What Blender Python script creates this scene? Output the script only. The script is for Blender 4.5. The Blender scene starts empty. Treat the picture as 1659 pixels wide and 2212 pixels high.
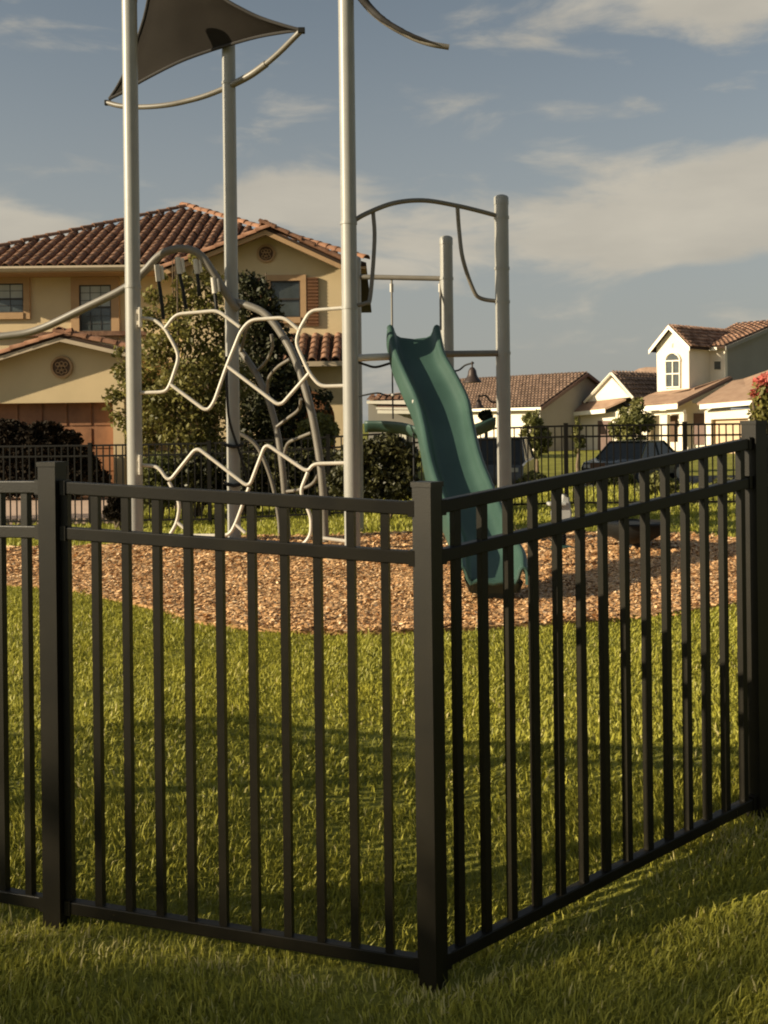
import bpy, math, random
import numpy as np
from mathutils import Vector, Matrix

random.seed(7)
rng = np.random.default_rng(11)
sc = bpy.context.scene
COL = sc.collection

# ------------------------------------------------------------------ camera
F = 2300.0; CX = 829.5; HY = 912.0; EYE = 1.6; ROLL = 0.012
cam = bpy.data.cameras.new('camera')
co = bpy.data.objects.new('camera', cam); COL.objects.link(co)
co.matrix_world = Matrix.Translation((0, 0, EYE)) @ Matrix.Rotation(math.pi/2, 4, 'X') @ Matrix.Rotation(-ROLL, 4, 'Z')
cam.sensor_fit = 'VERTICAL'; cam.sensor_height = 24; cam.sensor_width = 18
cam.lens = 24*F/2212
cam.shift_y = (HY-1106)/2212
cam.clip_start = 0.05; cam.clip_end = 3000
sc.camera = co

# ------------------------------------------------------------------ light
SUN_EL = math.radians(19.5)
SDX, SDY = 0.961, 0.276                     # ground direction in which the sunlight travels
world = bpy.data.worlds.new('World'); sc.world = world; world.use_nodes = True
def world_nodes():
    nt = world.node_tree; nt.nodes.clear()
    N = nt.nodes.new; L = nt.links.new
    out = N('ShaderNodeOutputWorld'); bg = N('ShaderNodeBackground'); L(bg.outputs[0], out.inputs[0])
    bg.inputs[1].default_value = SKY_STRENGTH
    sky = N('ShaderNodeTexSky'); sky.sky_type = 'NISHITA'; sky.sun_disc = False
    sky.sun_elevation = SUN_EL; sky.sun_rotation = math.atan2(-SDX, -SDY)
    sky.air_density = 1.0; sky.dust_density = 2.2; sky.ozone_density = 1.4
    hsv = N('ShaderNodeHueSaturation'); hsv.inputs['Saturation'].default_value = SKY_SAT
    L(sky.outputs[0], hsv.inputs['Color'])
    tint = N('ShaderNodeMix'); tint.data_type = 'RGBA'; tint.blend_type = 'MULTIPLY'; tint.inputs[0].default_value = 1
    L(hsv.outputs[0], tint.inputs[6]); tint.inputs[7].default_value = SKY_TINT
    tc = N('ShaderNodeTexCoord')
    nrm = N('ShaderNodeVectorMath'); nrm.operation = 'NORMALIZE'; L(tc.outputs['Generated'], nrm.inputs[0])
    sx = N('ShaderNodeSeparateXYZ'); L(nrm.outputs[0], sx.inputs[0])
    hz = N('ShaderNodeMapRange'); hz.interpolation_type = 'SMOOTHSTEP'; L(sx.outputs[2], hz.inputs[0])
    hz.inputs[1].default_value = -.05; hz.inputs[2].default_value = .42; hz.inputs[3].default_value = .85; hz.inputs[4].default_value = 0
    hm = N('ShaderNodeMix'); hm.data_type = 'RGBA'; L(hz.outputs[0], hm.inputs[0]); L(tint.outputs[2], hm.inputs[6]); hm.inputs[7].default_value = HORIZON
    tint = hm
    def bump(az, el, ra, re, amp):          # a soft cloud bank round one direction of the sky
        d = Vector((az, 1, el)).normalized()
        s = N('ShaderNodeVectorMath'); s.operation = 'SUBTRACT'; L(nrm.outputs[0], s.inputs[0]); s.inputs[1].default_value = d
        m = N('ShaderNodeVectorMath'); m.operation = 'MULTIPLY'; L(s.outputs[0], m.inputs[0]); m.inputs[1].default_value = (1/ra, 1/ra, 1/re)
        l = N('ShaderNodeVectorMath'); l.operation = 'LENGTH'; L(m.outputs[0], l.inputs[0])
        r = N('ShaderNodeMapRange'); r.interpolation_type = 'SMOOTHSTEP'
        r.inputs[1].default_value = 0; r.inputs[2].default_value = 1; r.inputs[3].default_value = amp; r.inputs[4].default_value = 0
        L(l.outputs['Value'], r.inputs[0]); return r.outputs[0]
    terms = [bump(*b) for b in CLOUD_BANKS]
    mp = N('ShaderNodeVectorMath'); mp.operation = 'MULTIPLY'; L(nrm.outputs[0], mp.inputs[0]); mp.inputs[1].default_value = (1, 1, 3.2)
    n1 = N('ShaderNodeTexNoise'); n1.inputs['Scale'].default_value = 6.5; n1.inputs['Detail'].default_value = 9; n1.inputs['Roughness'].default_value = .58
    n1.inputs['Distortion'].default_value = .35
    L(mp.outputs[0], n1.inputs['Vector'])
    acc = n1.outputs['Fac']
    for t in terms:
        a = N('ShaderNodeMath'); a.operation = 'ADD'; L(acc, a.inputs[0]); L(t, a.inputs[1]); acc = a.outputs[0]
    cr = N('ShaderNodeMapRange'); cr.interpolation_type = 'SMOOTHSTEP'; L(acc, cr.inputs[0])
    cr.inputs[1].default_value = .53; cr.inputs[2].default_value = .79; cr.inputs[3].default_value = 0; cr.inputs[4].default_value = .88
    mix = N('ShaderNodeMix'); mix.data_type = 'RGBA'; L(cr.outputs[0], mix.inputs[0])
    L(tint.outputs[2], mix.inputs[6])
    n2 = N('ShaderNodeTexNoise'); n2.inputs['Scale'].default_value = 9; n2.inputs['Detail'].default_value = 4; L(mp.outputs[0], n2.inputs['Vector'])
    cc = N('ShaderNodeMix'); cc.data_type = 'RGBA'; L(n2.outputs['Fac'], cc.inputs[0])
    cc.inputs[6].default_value = CLOUD_A; cc.inputs[7].default_value = CLOUD_B
    L(cc.outputs[2], mix.inputs[7]); L(mix.outputs[2], bg.inputs[0])
SKY_STRENGTH = 0.058; SKY_SAT = 0.56; SKY_TINT = (.88, .93, .91, 1); HORIZON = (3.9, 3.9, 3.6, 1)
CLOUD_A = (4.1, 3.8, 3.2, 1); CLOUD_B = (6.4, 5.8, 4.7, 1)
CLOUD_BANKS = [(.34, .20, .20, .075, .42), (.17, .165, .26, .055, .34), (-.08, .205, .12, .045, .32), (-.36, .185, .14, .05, .42),
               (.31, .41, .22, .055, .42), (.16, .375, .12, .03, .14), (.05, .31, .10, .03, .05), (-.08, .30, .07, .02, .1), (-.25, .31, .2, .06, -.15), (.02, .36, .1, .05, -.1)]
world_nodes()
sl = bpy.data.lights.new('sun', 'SUN'); sl.energy = 5.0; sl.angle = math.radians(.5); sl.color = (1, .85, .60)
so = bpy.data.objects.new('sun', sl); COL.objects.link(so)
so.rotation_mode = 'QUATERNION'
so.rotation_quaternion = Vector((SDX*math.cos(SUN_EL), SDY*math.cos(SUN_EL), -math.sin(SUN_EL))).to_track_quat('-Z', 'Y')
vs = sc.view_settings; vs.view_transform = 'Standard'; vs.look = 'None'; vs.exposure = 0.80; vs.gamma = 1; vs.use_curve_mapping = False
sc.cycles.max_bounces = 6
sc.cycles.filter_width = 2.0

# ------------------------------------------------------------------ measuring helpers
cr_, sr_ = math.cos(ROLL), math.sin(ROLL)
def ray(px, py):
    u, v = px-CX, HY-py
    return Vector(((u*cr_+v*sr_)/F, 1.0, (-u*sr_+v*cr_)/F))
def W(px, py, d):
    r = ray(px, py); return Vector((r.x*d, d, EYE+r.z*d))
def hit(px, py, p0, n):
    r = ray(px, py); o = Vector((0, 0, EYE)); p0 = Vector(p0); n = Vector(n)
    return o + r*((p0-o).dot(n)/r.dot(n))
def sm(a, b, x):
    t = min(1, max(0, (x-a)/(b-a))); return t*t*(3-2*t)
def gz(x, y):                                # height of the ground
    w = 1-sm(4.4, 7.0, y)
    z = w*(.17*sm(.1, 1.6, x) + .06*sm(.1, -1.1, x)) * sm(1.0, 2.8, y)
    f = sm(14, 17, y)*(1-sm(21, 30, y))
    z += f*(-.11+.24*sm(-4, 3, x)) - .62*sm(23, 32, y)*sm(-1, 4, x)
    return z
def gzv(x, y):
    s = lambda a, b, t: (lambda q: q*q*(3-2*q))(np.clip((t-a)/(b-a), 0, 1))
    return (1-s(4.4, 7, y))*(.17*s(.1, 1.6, x)+.06*s(.1, -1.1, x))*s(1, 2.8, y) + s(14, 17, y)*(1-s(21, 30, y))*(-.11+.24*s(-4, 3, x)) - .62*s(23, 32, y)*s(-1, 4, x)

# ------------------------------------------------------------------ mesh helpers
class MB:
    def __init__(s): s.v = []; s.f = []
    def box(s, c, size, rot=None):
        c = Vector(c); h = Vector(size)/2; b = len(s.v)
        for x in (-1, 1):
            for y in (-1, 1):
                for z in (-1, 1):
                    p = Vector((x*h.x, y*h.y, z*h.z))
                    s.v.append(c + (rot @ p if rot else p))
        s.f += [(b, b+1, b+3, b+2), (b+4, b+6, b+7, b+5), (b, b+4, b+5, b+1), (b+2, b+3, b+7, b+6), (b, b+2, b+6, b+4), (b+1, b+5, b+7, b+3)]
        return s
    def bx(s, x0, x1, y0, y1, z0, z1):
        return s.box(((x0+x1)/2, (y0+y1)/2, (z0+z1)/2), (abs(x1-x0), abs(y1-y0), abs(z1-z0)))
    def tube(s, pts, r, n=12, closed=False):
        pts = [Vector(p) for p in pts]; m = len(pts)
        rs = r if isinstance(r, (list, tuple)) else [r]*m
        b = len(s.v); up = None
        for i, p in enumerate(pts):
            t = (pts[min(i+1, m-1)]-pts[max(i-1, 0)]).normalized()
            if up is None:
                a = Vector((0, 0, 1)) if abs(t.z) < .9 else Vector((0, 1, 0))
                up = (a - t*a.dot(t)).normalized()
            else:
                up = (up - t*up.dot(t)).normalized()
            sd = t.cross(up)
            for k in range(n):
                an = 2*math.pi*k/n
                s.v.append(p + (up*math.cos(an)+sd*math.sin(an))*rs[i])
        for i in range(m-1):
            for k in range(n):
                k2 = (k+1) % n
                s.f.append((b+i*n+k, b+i*n+k2, b+(i+1)*n+k2, b+(i+1)*n+k))
        s.f.append(tuple(b+k for k in range(n))[::-1]); s.f.append(tuple(b+(m-1)*n+k for k in range(n)))
        return s
    def lathe(s, c, prof, n=20):
        c = Vector(c); b = len(s.v)
        for r, z in prof:
            for k in range(n):
                an = 2*math.pi*k/n; s.v.append(c+Vector((r*math.cos(an), r*math.sin(an), z)))
        for i in range(len(prof)-1):
            for k in range(n):
                k2 = (k+1) % n; s.f.append((b+i*n+k, b+i*n+k2, b+(i+1)*n+k2, b+(i+1)*n+k))
        s.f.append(tuple(b+k for k in range(n))[::-1]); s.f.append(tuple(b+(len(prof)-1)*n+k for k in range(n)))
        return s
    def prism(s, pts, ext):                   # planar outline in 3D, thickened by ext
        pts = [Vector(p) for p in pts]; ext = Vector(ext); n = len(pts); b = len(s.v)
        s.v += pts + [p+ext for p in pts]
        s.f.append(tuple(range(b, b+n))); s.f.append(tuple(range(b+2*n-1, b+n-1, -1)))
        for i in range(n):
            j = (i+1) % n; s.f.append((b+i, b+n+i, b+n+j, b+j))
        return s
    def grid(s, rows, close=False):
        b = len(s.v); m = len(rows[0])
        for r in rows: s.v += [Vector(p) for p in r]
        for i in range(len(rows)-1):
            for j in range(m-1):
                s.f.append((b+i*m+j, b+i*m+j+1, b+(i+1)*m+j+1, b+(i+1)*m+j))
        return s
    def mesh(s, name, mat, off=(0, 0, 0), smooth=False):
        off = Vector(off); me = bpy.data.meshes.new(name)
        me.from_pydata([tuple(p-off) for p in s.v], [], s.f); me.update()
        me.materials.append(mat)
        if smooth:
            me.polygons.foreach_set('use_smooth', [True]*len(me.polygons))
            try: me.set_sharp_from_angle(angle=math.radians(40))
            except Exception: pass
        return me
    def build(s, name, mat, parent=None, smooth=False, bevel=0, **props):
        off = parent['_o'] if parent is not None else (0, 0, 0)
        o = bpy.data.objects.new(name, s.mesh(name, mat, off, smooth)); COL.objects.link(o)
        if parent is not None: o.parent = parent
        OFFS.append(o); o['_o'] = tuple(off)
        if bevel:
            m = o.modifiers.new('bevel', 'BEVEL'); m.width = bevel; m.segments = 2; m.limit_method = 'ANGLE'
        for k, v in props.items(): o[k] = v
        return o
OFFS = []
def thing(name, label, cat, loc, group=None):
    o = bpy.data.objects.new(name, None); COL.objects.link(o); o.location = loc; o.empty_display_size = .2
    o['label'] = label; o['category'] = cat; o['_o'] = tuple(loc); OFFS.append(o)
    if group: o['group'] = group
    return o
def tag(o, label, cat, group=None):
    o['label'] = label; o['category'] = cat
    if group: o['group'] = group
    return o
def place(name, me, parent, loc, rot=None, scale=None):      # alike pieces share one mesh
    o = bpy.data.objects.new(name, me); COL.objects.link(o); o.parent = parent
    o.location = Vector(loc)-Vector(parent['_o'])
    if rot is not None:
        o.rotation_mode = 'QUATERNION'; o.rotation_quaternion = rot.to_quaternion()
    if scale: o.scale = scale
    return o
def raw(name, V, Fa, mat, kind=None, parent=None, smooth=False, vals=None, offset=None):      # fast numpy mesh, faces all same size
    off = np.array(parent['_o']) if parent is not None else np.zeros(3)
    V = (V-off).astype(np.float32); n = len(V); k = Fa.shape[1]
    me = bpy.data.meshes.new(name); me.vertices.add(n); me.vertices.foreach_set('co', V.ravel())
    me.loops.add(Fa.size); me.loops.foreach_set('vertex_index', Fa.astype(np.int32).ravel())
    me.polygons.add(len(Fa)); me.polygons.foreach_set('loop_start', np.arange(0, Fa.size, k, dtype=np.int32))
    me.materials.append(mat)
    if vals is not None:
        a = me.attributes.new('var', 'FLOAT', 'POINT'); a.data.foreach_set('value', vals.astype(np.float32))
    me.update(calc_edges=True)
    if smooth: me.polygons.foreach_set('use_smooth', [True]*len(me.polygons))
    o = bpy.data.objects.new(name, me); COL.objects.link(o)
    if parent is not None: o.parent = parent
    if kind: o['kind'] = kind
    return o
def spline(pts, per=8):
    P = [np.array(p, float) for p in pts]; P = [2*P[0]-P[1]]+P+[2*P[-1]-P[-2]]; out = []
    for i in range(1, len(P)-2):
        for k in range(per):
            t = k/per; a, b, c, d = P[i-1:i+3]
            out.append(.5*((2*b)+(-a+c)*t+(2*a-5*b+4*c-d)*t*t+(-a+3*b-3*c+d)*t**3))
    out.append(P[-2]); return out
def rounded(pts, r=.05, seg=4):              # polyline with rounded bends
    P = [Vector(p) for p in pts]; out = [P[0]]
    for i in range(1, len(P)-1):
        a, b, c = P[i-1], P[i], P[i+1]
        ra = min(r, (a-b).length*.45); rc = min(r, (c-b).length*.45)
        p = b+(a-b).normalized()*ra; q = b+(c-b).normalized()*rc
        for k in range(seg+1):
            t = k/seg; out.append(p*(1-t)**2+b*2*t*(1-t)+q*t*t)
    out.append(P[-1]); return out

# ------------------------------------------------------------------ materials
def mat(name, col, rough=.6, metal=0, var=.12, vscale=6, bump=0, bscale=40, spec=.5, col2=None, trans=0, island=0, detail=5, coat=0):
    m = bpy.data.materials.new(name); m.use_nodes = True; nt = m.node_tree; N = nt.nodes.new; L = nt.links.new
    p = nt.nodes['Principled BSDF']; p.inputs['Roughness'].default_value = rough; p.inputs['Metallic'].default_value = metal
    p.inputs['Specular IOR Level'].default_value = spec
    if coat: p.inputs['Coat Weight'].default_value = coat; p.inputs['Coat Roughness'].default_value = .12
    tc = N('ShaderNodeTexCoord'); n = N('ShaderNodeTexNoise'); n.inputs['Scale'].default_value = vscale; n.inputs['Detail'].default_value = detail
    L(tc.outputs['Object'], n.inputs['Vector'])
    mx = N('ShaderNodeMix'); mx.data_type = 'RGBA'
    c = Vector(col[:3]); c2 = Vector(col2[:3]) if col2 else c*(1+var)
    c1 = c if col2 else c*(1-var)
    mx.inputs[6].default_value = (*c1, 1); mx.inputs[7].default_value = (*c2, 1)
    r = N('ShaderNodeMapRange'); r.inputs[1].default_value = .3; r.inputs[2].default_value = .7; L(n.outputs['Fac'], r.inputs[0]); L(r.outputs[0], mx.inputs[0])
    outc = mx.outputs[2]
    if island:
        g = N('ShaderNodeNewGeometry'); oi = N('ShaderNodeObjectInfo'); ad = N('ShaderNodeMath'); ad.operation = 'ADD'
        L(g.outputs['Random Per Island'], ad.inputs[0]); L(oi.outputs['Random'], ad.inputs[1])
        fr = N('ShaderNodeMath'); fr.operation = 'FRACT'; L(ad.outputs[0], fr.inputs[0])
        mr = N('ShaderNodeMapRange'); mr.inputs[3].default_value = 1-island; mr.inputs[4].default_value = 1+island; L(fr.outputs[0], mr.inputs[0])
        ml = N('ShaderNodeVectorMath'); ml.operation = 'SCALE'; L(outc, ml.inputs[0]); L(mr.outputs[0], ml.inputs['Scale']); outc = ml.outputs[0]
    L(outc, p.inputs['Base Color'])
    if bump:
        n2 = N('ShaderNodeTexNoise'); n2.inputs['Scale'].default_value = bscale; n2.inputs['Detail'].default_value = 6; L(tc.outputs['Object'], n2.inputs['Vector'])
        b = N('ShaderNodeBump'); b.inputs['Strength'].default_value = bump; b.inputs['Distance'].default_value = .02
        L(n2.outputs['Fac'], b.inputs['Height']); L(b.outputs[0], p.inputs['Normal'])
    if trans:
        t = N('ShaderNodeBsdfTranslucent'); L(outc, t.inputs[0]); ms = N('ShaderNodeMixShader'); ms.inputs[0].default_value = trans
        o = nt.nodes['Material Output']; L(p.outputs[0], ms.inputs[1]); L(t.outputs[0], ms.inputs[2]); L(ms.outputs[0], o.inputs[0])
    return m
def grass_mat(name, c1, c2, dry, dryamt, trans=.35):
    m = bpy.data.materials.new(name); m.use_nodes = True; nt = m.node_tree; N = nt.nodes.new; L = nt.links.new
    p = nt.nodes['Principled BSDF']; p.inputs['Roughness'].default_value = .5; p.inputs['Specular IOR Level'].default_value = .25
    a = N('ShaderNodeAttribute'); a.attribute_name = 'var'
    mx = N('ShaderNodeMix'); mx.data_type = 'RGBA'; L(a.outputs['Fac'], mx.inputs[0]); mx.inputs[6].default_value = (*c1, 1); mx.inputs[7].default_value = (*c2, 1)
    r = N('ShaderNodeMapRange'); r.inputs[1].default_value = 1-dryamt; r.inputs[2].default_value = 1; L(a.outputs['Fac'], r.inputs[0])
    m2 = N('ShaderNodeMix'); m2.data_type = 'RGBA'; L(r.outputs[0], m2.inputs[0]); L(mx.outputs[2], m2.inputs[6]); m2.inputs[7].default_value = (*dry, 1)
    L(m2.outputs[2], p.inputs['Base Color'])
    t = N('ShaderNodeBsdfTranslucent'); L(m2.outputs[2], t.inputs[0]); ms = N('ShaderNodeMixShader'); ms.inputs[0].default_value = trans
    o = nt.nodes['Material Output']; L(p.outputs[0], ms.inputs[1]); L(t.outputs[0], ms.inputs[2]); L(ms.outputs[0], o.inputs[0])
    return m
M = {}
M['fence'] = mat('bronze_fence_paint', (.0085, .0068, .0036), .42, var=.35, vscale=9, bump=.06, bscale=260, spec=.28)
M['far_fence'] = mat('black_fence_paint', (.005, .004, .0028), .6, var=.2, spec=.2)
M['post'] = mat('tan_grey_powder_coat', (.27, .265, .245), .40, var=.06, vscale=5, bump=.05, bscale=180, spec=.45)
M['white_tube'] = mat('off_white_powder_coat', (.52, .48, .41), .4, var=.07, vscale=9, spec=.45)
M['arch_tube'] = mat('grey_powder_coat', (.15, .135, .112), .42, var=.08, spec=.45)
M['clamp'] = mat('cast_clamp', (.5, .47, .42), .45, var=.1)
M['black_bar'] = mat('black_rubber_bar', (.010, .010, .009), .6, spec=.25)
M['slide'] = mat('green_rotomoulded_plastic', (.024, .054, .042), .46, var=.14, vscale=1.6, bump=.05, bscale=120, spec=.38, col2=(.040, .080, .063))
M['slide_dark'] = mat('dark_green_plastic', (.015, .03, .024), .5)
M['sail'] = mat('brown_shade_cloth', (.017, .014, .011), .85, var=.12, vscale=2, bump=.15, bscale=400, trans=.10, spec=.1)
M['sail_hem'] = mat('dark_brown_webbing', (.016, .013, .011), .8)
M['stucco'] = mat('cream_yellow_stucco', (.60, .47, .285), .9, var=.05, vscale=1.6, bump=.3, bscale=60, spec=.15)
M['trim'] = mat('tan_stucco_trim', (.42, .27, .15), .9, var=.05, bump=.2, bscale=60, spec=.15)
M['fascia'] = mat('beige_painted_fascia', (.42, .34, .24), .6, var=.06)
M['tile'] = mat('terracotta_roof_tile', (.13, .062, .036), .85, var=.2, vscale=9, bump=.5, bscale=45, col2=(.27, .155, .10), island=.3, spec=.2)
M['rake_tile'] = mat('orange_terracotta_tile', (.18, .085, .047), .85, bump=.3, bscale=45, col2=(.29, .155, .095), vscale=6, island=.2, spec=.2)
M['deck'] = mat('dark_roof_underlay', (.035, .018, .010), .95)
M['glass'] = mat('dark_window_glass', (.05, .06, .06), .08, var=.3, vscale=2, spec=.8)
M['blind'] = mat('pale_window_blind', (.36, .37, .34), .35, var=.12, vscale=3, spec=.5)
M['sash'] = mat('dark_bronze_sash', (.035, .028, .022), .5)
M['shutter'] = mat('brown_wood_shutter', (.15, .065, .025), .65, var=.15)
M['door_wood'] = mat('orange_brown_wood_door', (.20, .085, .034), .6, var=.22, vscale=4, col2=(.29, .13, .055))
M['shade_dark'] = mat('dark_brown_recess', (.10, .055, .03), .8)
M['white_wall'] = mat('white_stucco', (.74, .66, .54), .9, var=.04, vscale=.8, bump=.1, bscale=30, spec=.15)
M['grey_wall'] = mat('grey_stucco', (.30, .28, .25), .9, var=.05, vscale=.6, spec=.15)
M['far_tile'] = mat('red_brown_far_tile', (.19, .095, .06), .85, col2=(.36, .225, .155), vscale=3, island=.35, spec=.2)
M['far_tile_grey'] = mat('grey_brown_far_tile', (.20, .135, .10), .9, col2=(.29, .20, .15), vscale=2.5, island=.2, spec=.15)
M['shingle'] = mat('brown_flat_tile_roof', (.25, .16, .11), .9, col2=(.32, .215, .15), vscale=2, bump=.6, bscale=5, spec=.15)
M['white_paint'] = mat('white_painted_trim', (.82, .76, .64), .5, var=.03)
M['garage_beige'] = mat('beige_garage_door', (.52, .36, .22), .6, var=.05)
M['brown_door'] = mat('dark_brown_door', (.11, .06, .045), .6)
M['bark'] = mat('grey_brown_bark', (.13, .095, .06), .95, var=.3, vscale=8, bump=.8, bscale=30)
M['leaf_olive'] = mat('olive_green_leaf', (.085, .085, .018), .55, col2=(.24, .21, .06), vscale=2.2, trans=.35, island=.45, spec=.3)
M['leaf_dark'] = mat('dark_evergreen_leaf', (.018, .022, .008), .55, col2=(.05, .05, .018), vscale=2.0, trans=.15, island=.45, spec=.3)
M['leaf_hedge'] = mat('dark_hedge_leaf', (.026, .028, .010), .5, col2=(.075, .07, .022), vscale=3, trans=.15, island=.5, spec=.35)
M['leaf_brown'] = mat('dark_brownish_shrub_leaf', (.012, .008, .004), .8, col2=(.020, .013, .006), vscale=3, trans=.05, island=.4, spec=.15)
M['leaf_mid'] = mat('mid_green_leaf', (.09, .10, .028), .55, col2=(.25, .23, .075), vscale=1.2, trans=.3, island=.4, spec=.3)
M['flower'] = mat('red_pink_blossom', (.42, .05, .045), .6, col2=(.60, .22, .16), vscale=2, trans=.3, island=.35)
M['car_dark'] = mat('dark_green_car_paint', (.012, .018, .014), .22, var=.1, spec=.5, coat=.3)
M['car_grey'] = mat('dark_grey_car_paint', (.04, .042, .04), .25, var=.1, spec=.5, coat=.3)
M['car_glass'] = mat('tinted_car_glass', (.03, .032, .03), .25, spec=.35)
M['tyre'] = mat('tyre_rubber', (.015, .015, .015), .8)
M['rim'] = mat('alloy_wheel', (.4, .4, .4), .3, metal=.8)
M['lamp_glass'] = mat('clear_lamp_lens', (.6, .55, .45), .15)
M['concrete'] = mat('pinkish_concrete_driveway', (.48, .35, .27), .9, var=.07, vscale=1.4, bump=.2, bscale=50, spec=.15)
M['pale_concrete'] = mat('pale_concrete_pavement', (.52, .46, .40), .9, var=.08, vscale=1.1, bump=.2, bscale=50, spec=.15)
M['asphalt'] = mat('grey_asphalt_road', (.06, .055, .05), .9, var=.15, vscale=2)
M['bell'] = mat('dark_bronze_bell', (.05, .035, .03), .45, metal=.4)
M['pale_plastic'] = mat('pale_grey_plastic', (.36, .36, .35), .45, var=.05)
M['dirt'] = mat('bare_dry_soil', (.13, .09, .035), .95, var=.3, vscale=18, bump=.6, bscale=60)
M['grass_near'] = grass_mat('lawn_grass_blades', (.10, .115, .012), (.58, .53, .085), (.60, .52, .22), .10)
M['grass_far'] = grass_mat('far_lawn_grass_blades', (.20, .21, .028), (.46, .43, .075), (.45, .40, .18), .10)
M['chip'] = grass_mat('mulch_chips', (.36, .185, .072), (.80, .50, .25), (.90, .68, .42), .14, .0)
def ground_mat():
    m = mat('lawn_soil', (.12, .12, .02), .95, var=.3, vscale=1.2, bump=.9, bscale=22, col2=(.26, .25, .05), spec=.1); return m
M['ground'] = ground_mat()
M['mulch'] = mat('wood_mulch_bed', (.20, .105, .045), .95, col2=(.55, .33, .155), vscale=16, bump=1, bscale=40, spec=.1, detail=8)

# ------------------------------------------------------------------ the ground
def axis(a, b, n, near, span):
    t = np.linspace(-1, 1, n); return near+np.sign(t)*(np.abs(t)**3)*span
xs = np.unique(np.concatenate([np.linspace(-8, 8, 81), np.linspace(-60, -8, 27), np.linspace(8, 80, 37), [-900, -400, -200, 200, 400, 900]]))
ys = np.unique(np.concatenate([np.linspace(-2, 22, 121), np.linspace(22, 100, 40), [-300, -100, -30, -10, 150, 300, 700, 1500]]))
gx, gy = np.meshgrid(xs, ys, indexing='xy')
V = np.stack([gx.ravel(), gy.ravel(), gzv(gx.ravel(), gy.ravel())], 1)
nx, ny = len(xs), len(ys)
i, j = np.meshgrid(np.arange(nx-1), np.arange(ny-1), indexing='xy'); a = (j*nx+i).ravel()
Fq = np.stack([a, a+1, a+nx+1, a+nx], 1)
raw('ground', V, Fq, M['ground'], kind='structure', smooth=True)

# mulch bed outline on the ground
front = [(-5.4, 11.3), (-3.86, 10.7), (-3.0, 10.25), (-2.4, 9.6), (-1.88, 9.05), (-1.35, 8.4), (-.45, 8.02), (.25, 8.05), (.96, 8.2), (1.7, 8.4), (2.5, 8.8), (3.3, 9.3), (4.4, 10.2)]
back = [(5.3, 11.8), (4.9, 13.4), (4.0, 14.4), (2.4, 14.9), (0, 15.0), (-2.0, 14.6), (-3.6, 14.0), (-5.0, 13.6), (-6.2, 13.0), (-6.3, 12.1)]
mo = [Vector((p[0], p[1], 0)) for p in spline([(x, y, 0) for x, y in front+back]+[(*front[0], 0)], 5)][:-1]
def inside(px, py, poly):
    r = np.zeros(len(px), bool); n = len(poly)
    for i in range(n):
        x0, y0 = poly[i].x, poly[i].y; x1, y1 = poly[(i+1) % n].x, poly[(i+1) % n].y
        c = ((y0 > py) != (y1 > py)) & (px < (x1-x0)*(py-y0)/(y1-y0+1e-12)+x0); r ^= c
    return r
mb = MB(); mb.prism([p+Vector((0, 0, .03)) for p in mo], (0, 0, -.05)); mulch = mb.build('mulch_bed', M['mulch'], kind='structure')
# wood chips lying on the bed
def chips(n, x0, x1, y0, y1, size, seed):
    r = np.random.default_rng(seed)
    x = r.uniform(x0, x1, n); y = r.uniform(y0, y1, n)
    jx = r.normal(0, .05, n); jy = r.normal(0, .06, n)
    k = inside(x+jx, y+jy, mo); x, y = x[k], y[k]; n = len(x)
    hx = np.exp(-((x-1.05)/.5)**2-((y-8.95)/.45)**2); z = .033+.02*np.sin(x*3.1+1)*np.sin(y*2.7)*(1-hx)-.02*hx+r.uniform(0, .022, n)
    L = size*r.uniform(.6, 1.5, n); Wd = L*r.uniform(.3, .6, n); an = r.uniform(0, 2*np.pi, n); ti = r.normal(0, .3, n); tj = r.normal(0, .3, n)
    ca, sa = np.cos(an), np.sin(an)
    ax = np.stack([ca*np.cos(ti), sa*np.cos(ti), np.sin(ti)], 1); bx = np.stack([-sa*np.cos(tj), ca*np.cos(tj), np.sin(tj)], 1)
    nz = np.cross(ax, bx); nz /= np.linalg.norm(nz, axis=1)[:, None]
    c = np.stack([x, y, z], 1); P = []
    for u, v, w in [(-.5, -.5, 0), (.5, -.35, 0), (.5, .4, 0), (-.4, .5, 0), (0, 0, .18)]:
        P.append(c+ax*(u*L)[:, None]+bx*(v*Wd)[:, None]+nz*(w*Wd)[:, None])
    V = np.stack(P, 1).reshape(-1, 3); b = np.arange(n)*5
    Fa = np.concatenate([np.stack([b+i, b+(i+1) % 4, b+4], 1) for i in range(4)])
    return V, Fa, np.repeat(r.uniform(0, 1, n)**1.1, 5)
parts = [chips(130000, -5.5, 5.5, 7.8, 11.5, .036, 1), chips(55000, -6.5, 5.5, 11.3, 15.2, .05, 2)]
off = 0; Vs = []; Fs = []; Cs = []
for v, f, c in parts: Vs.append(v); Fs.append(f+off); Cs.append(c); off += len(v)
raw('wood_chips', np.concatenate(Vs), np.concatenate(Fs), M['chip'], kind='stuff', vals=np.concatenate(Cs))

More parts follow.
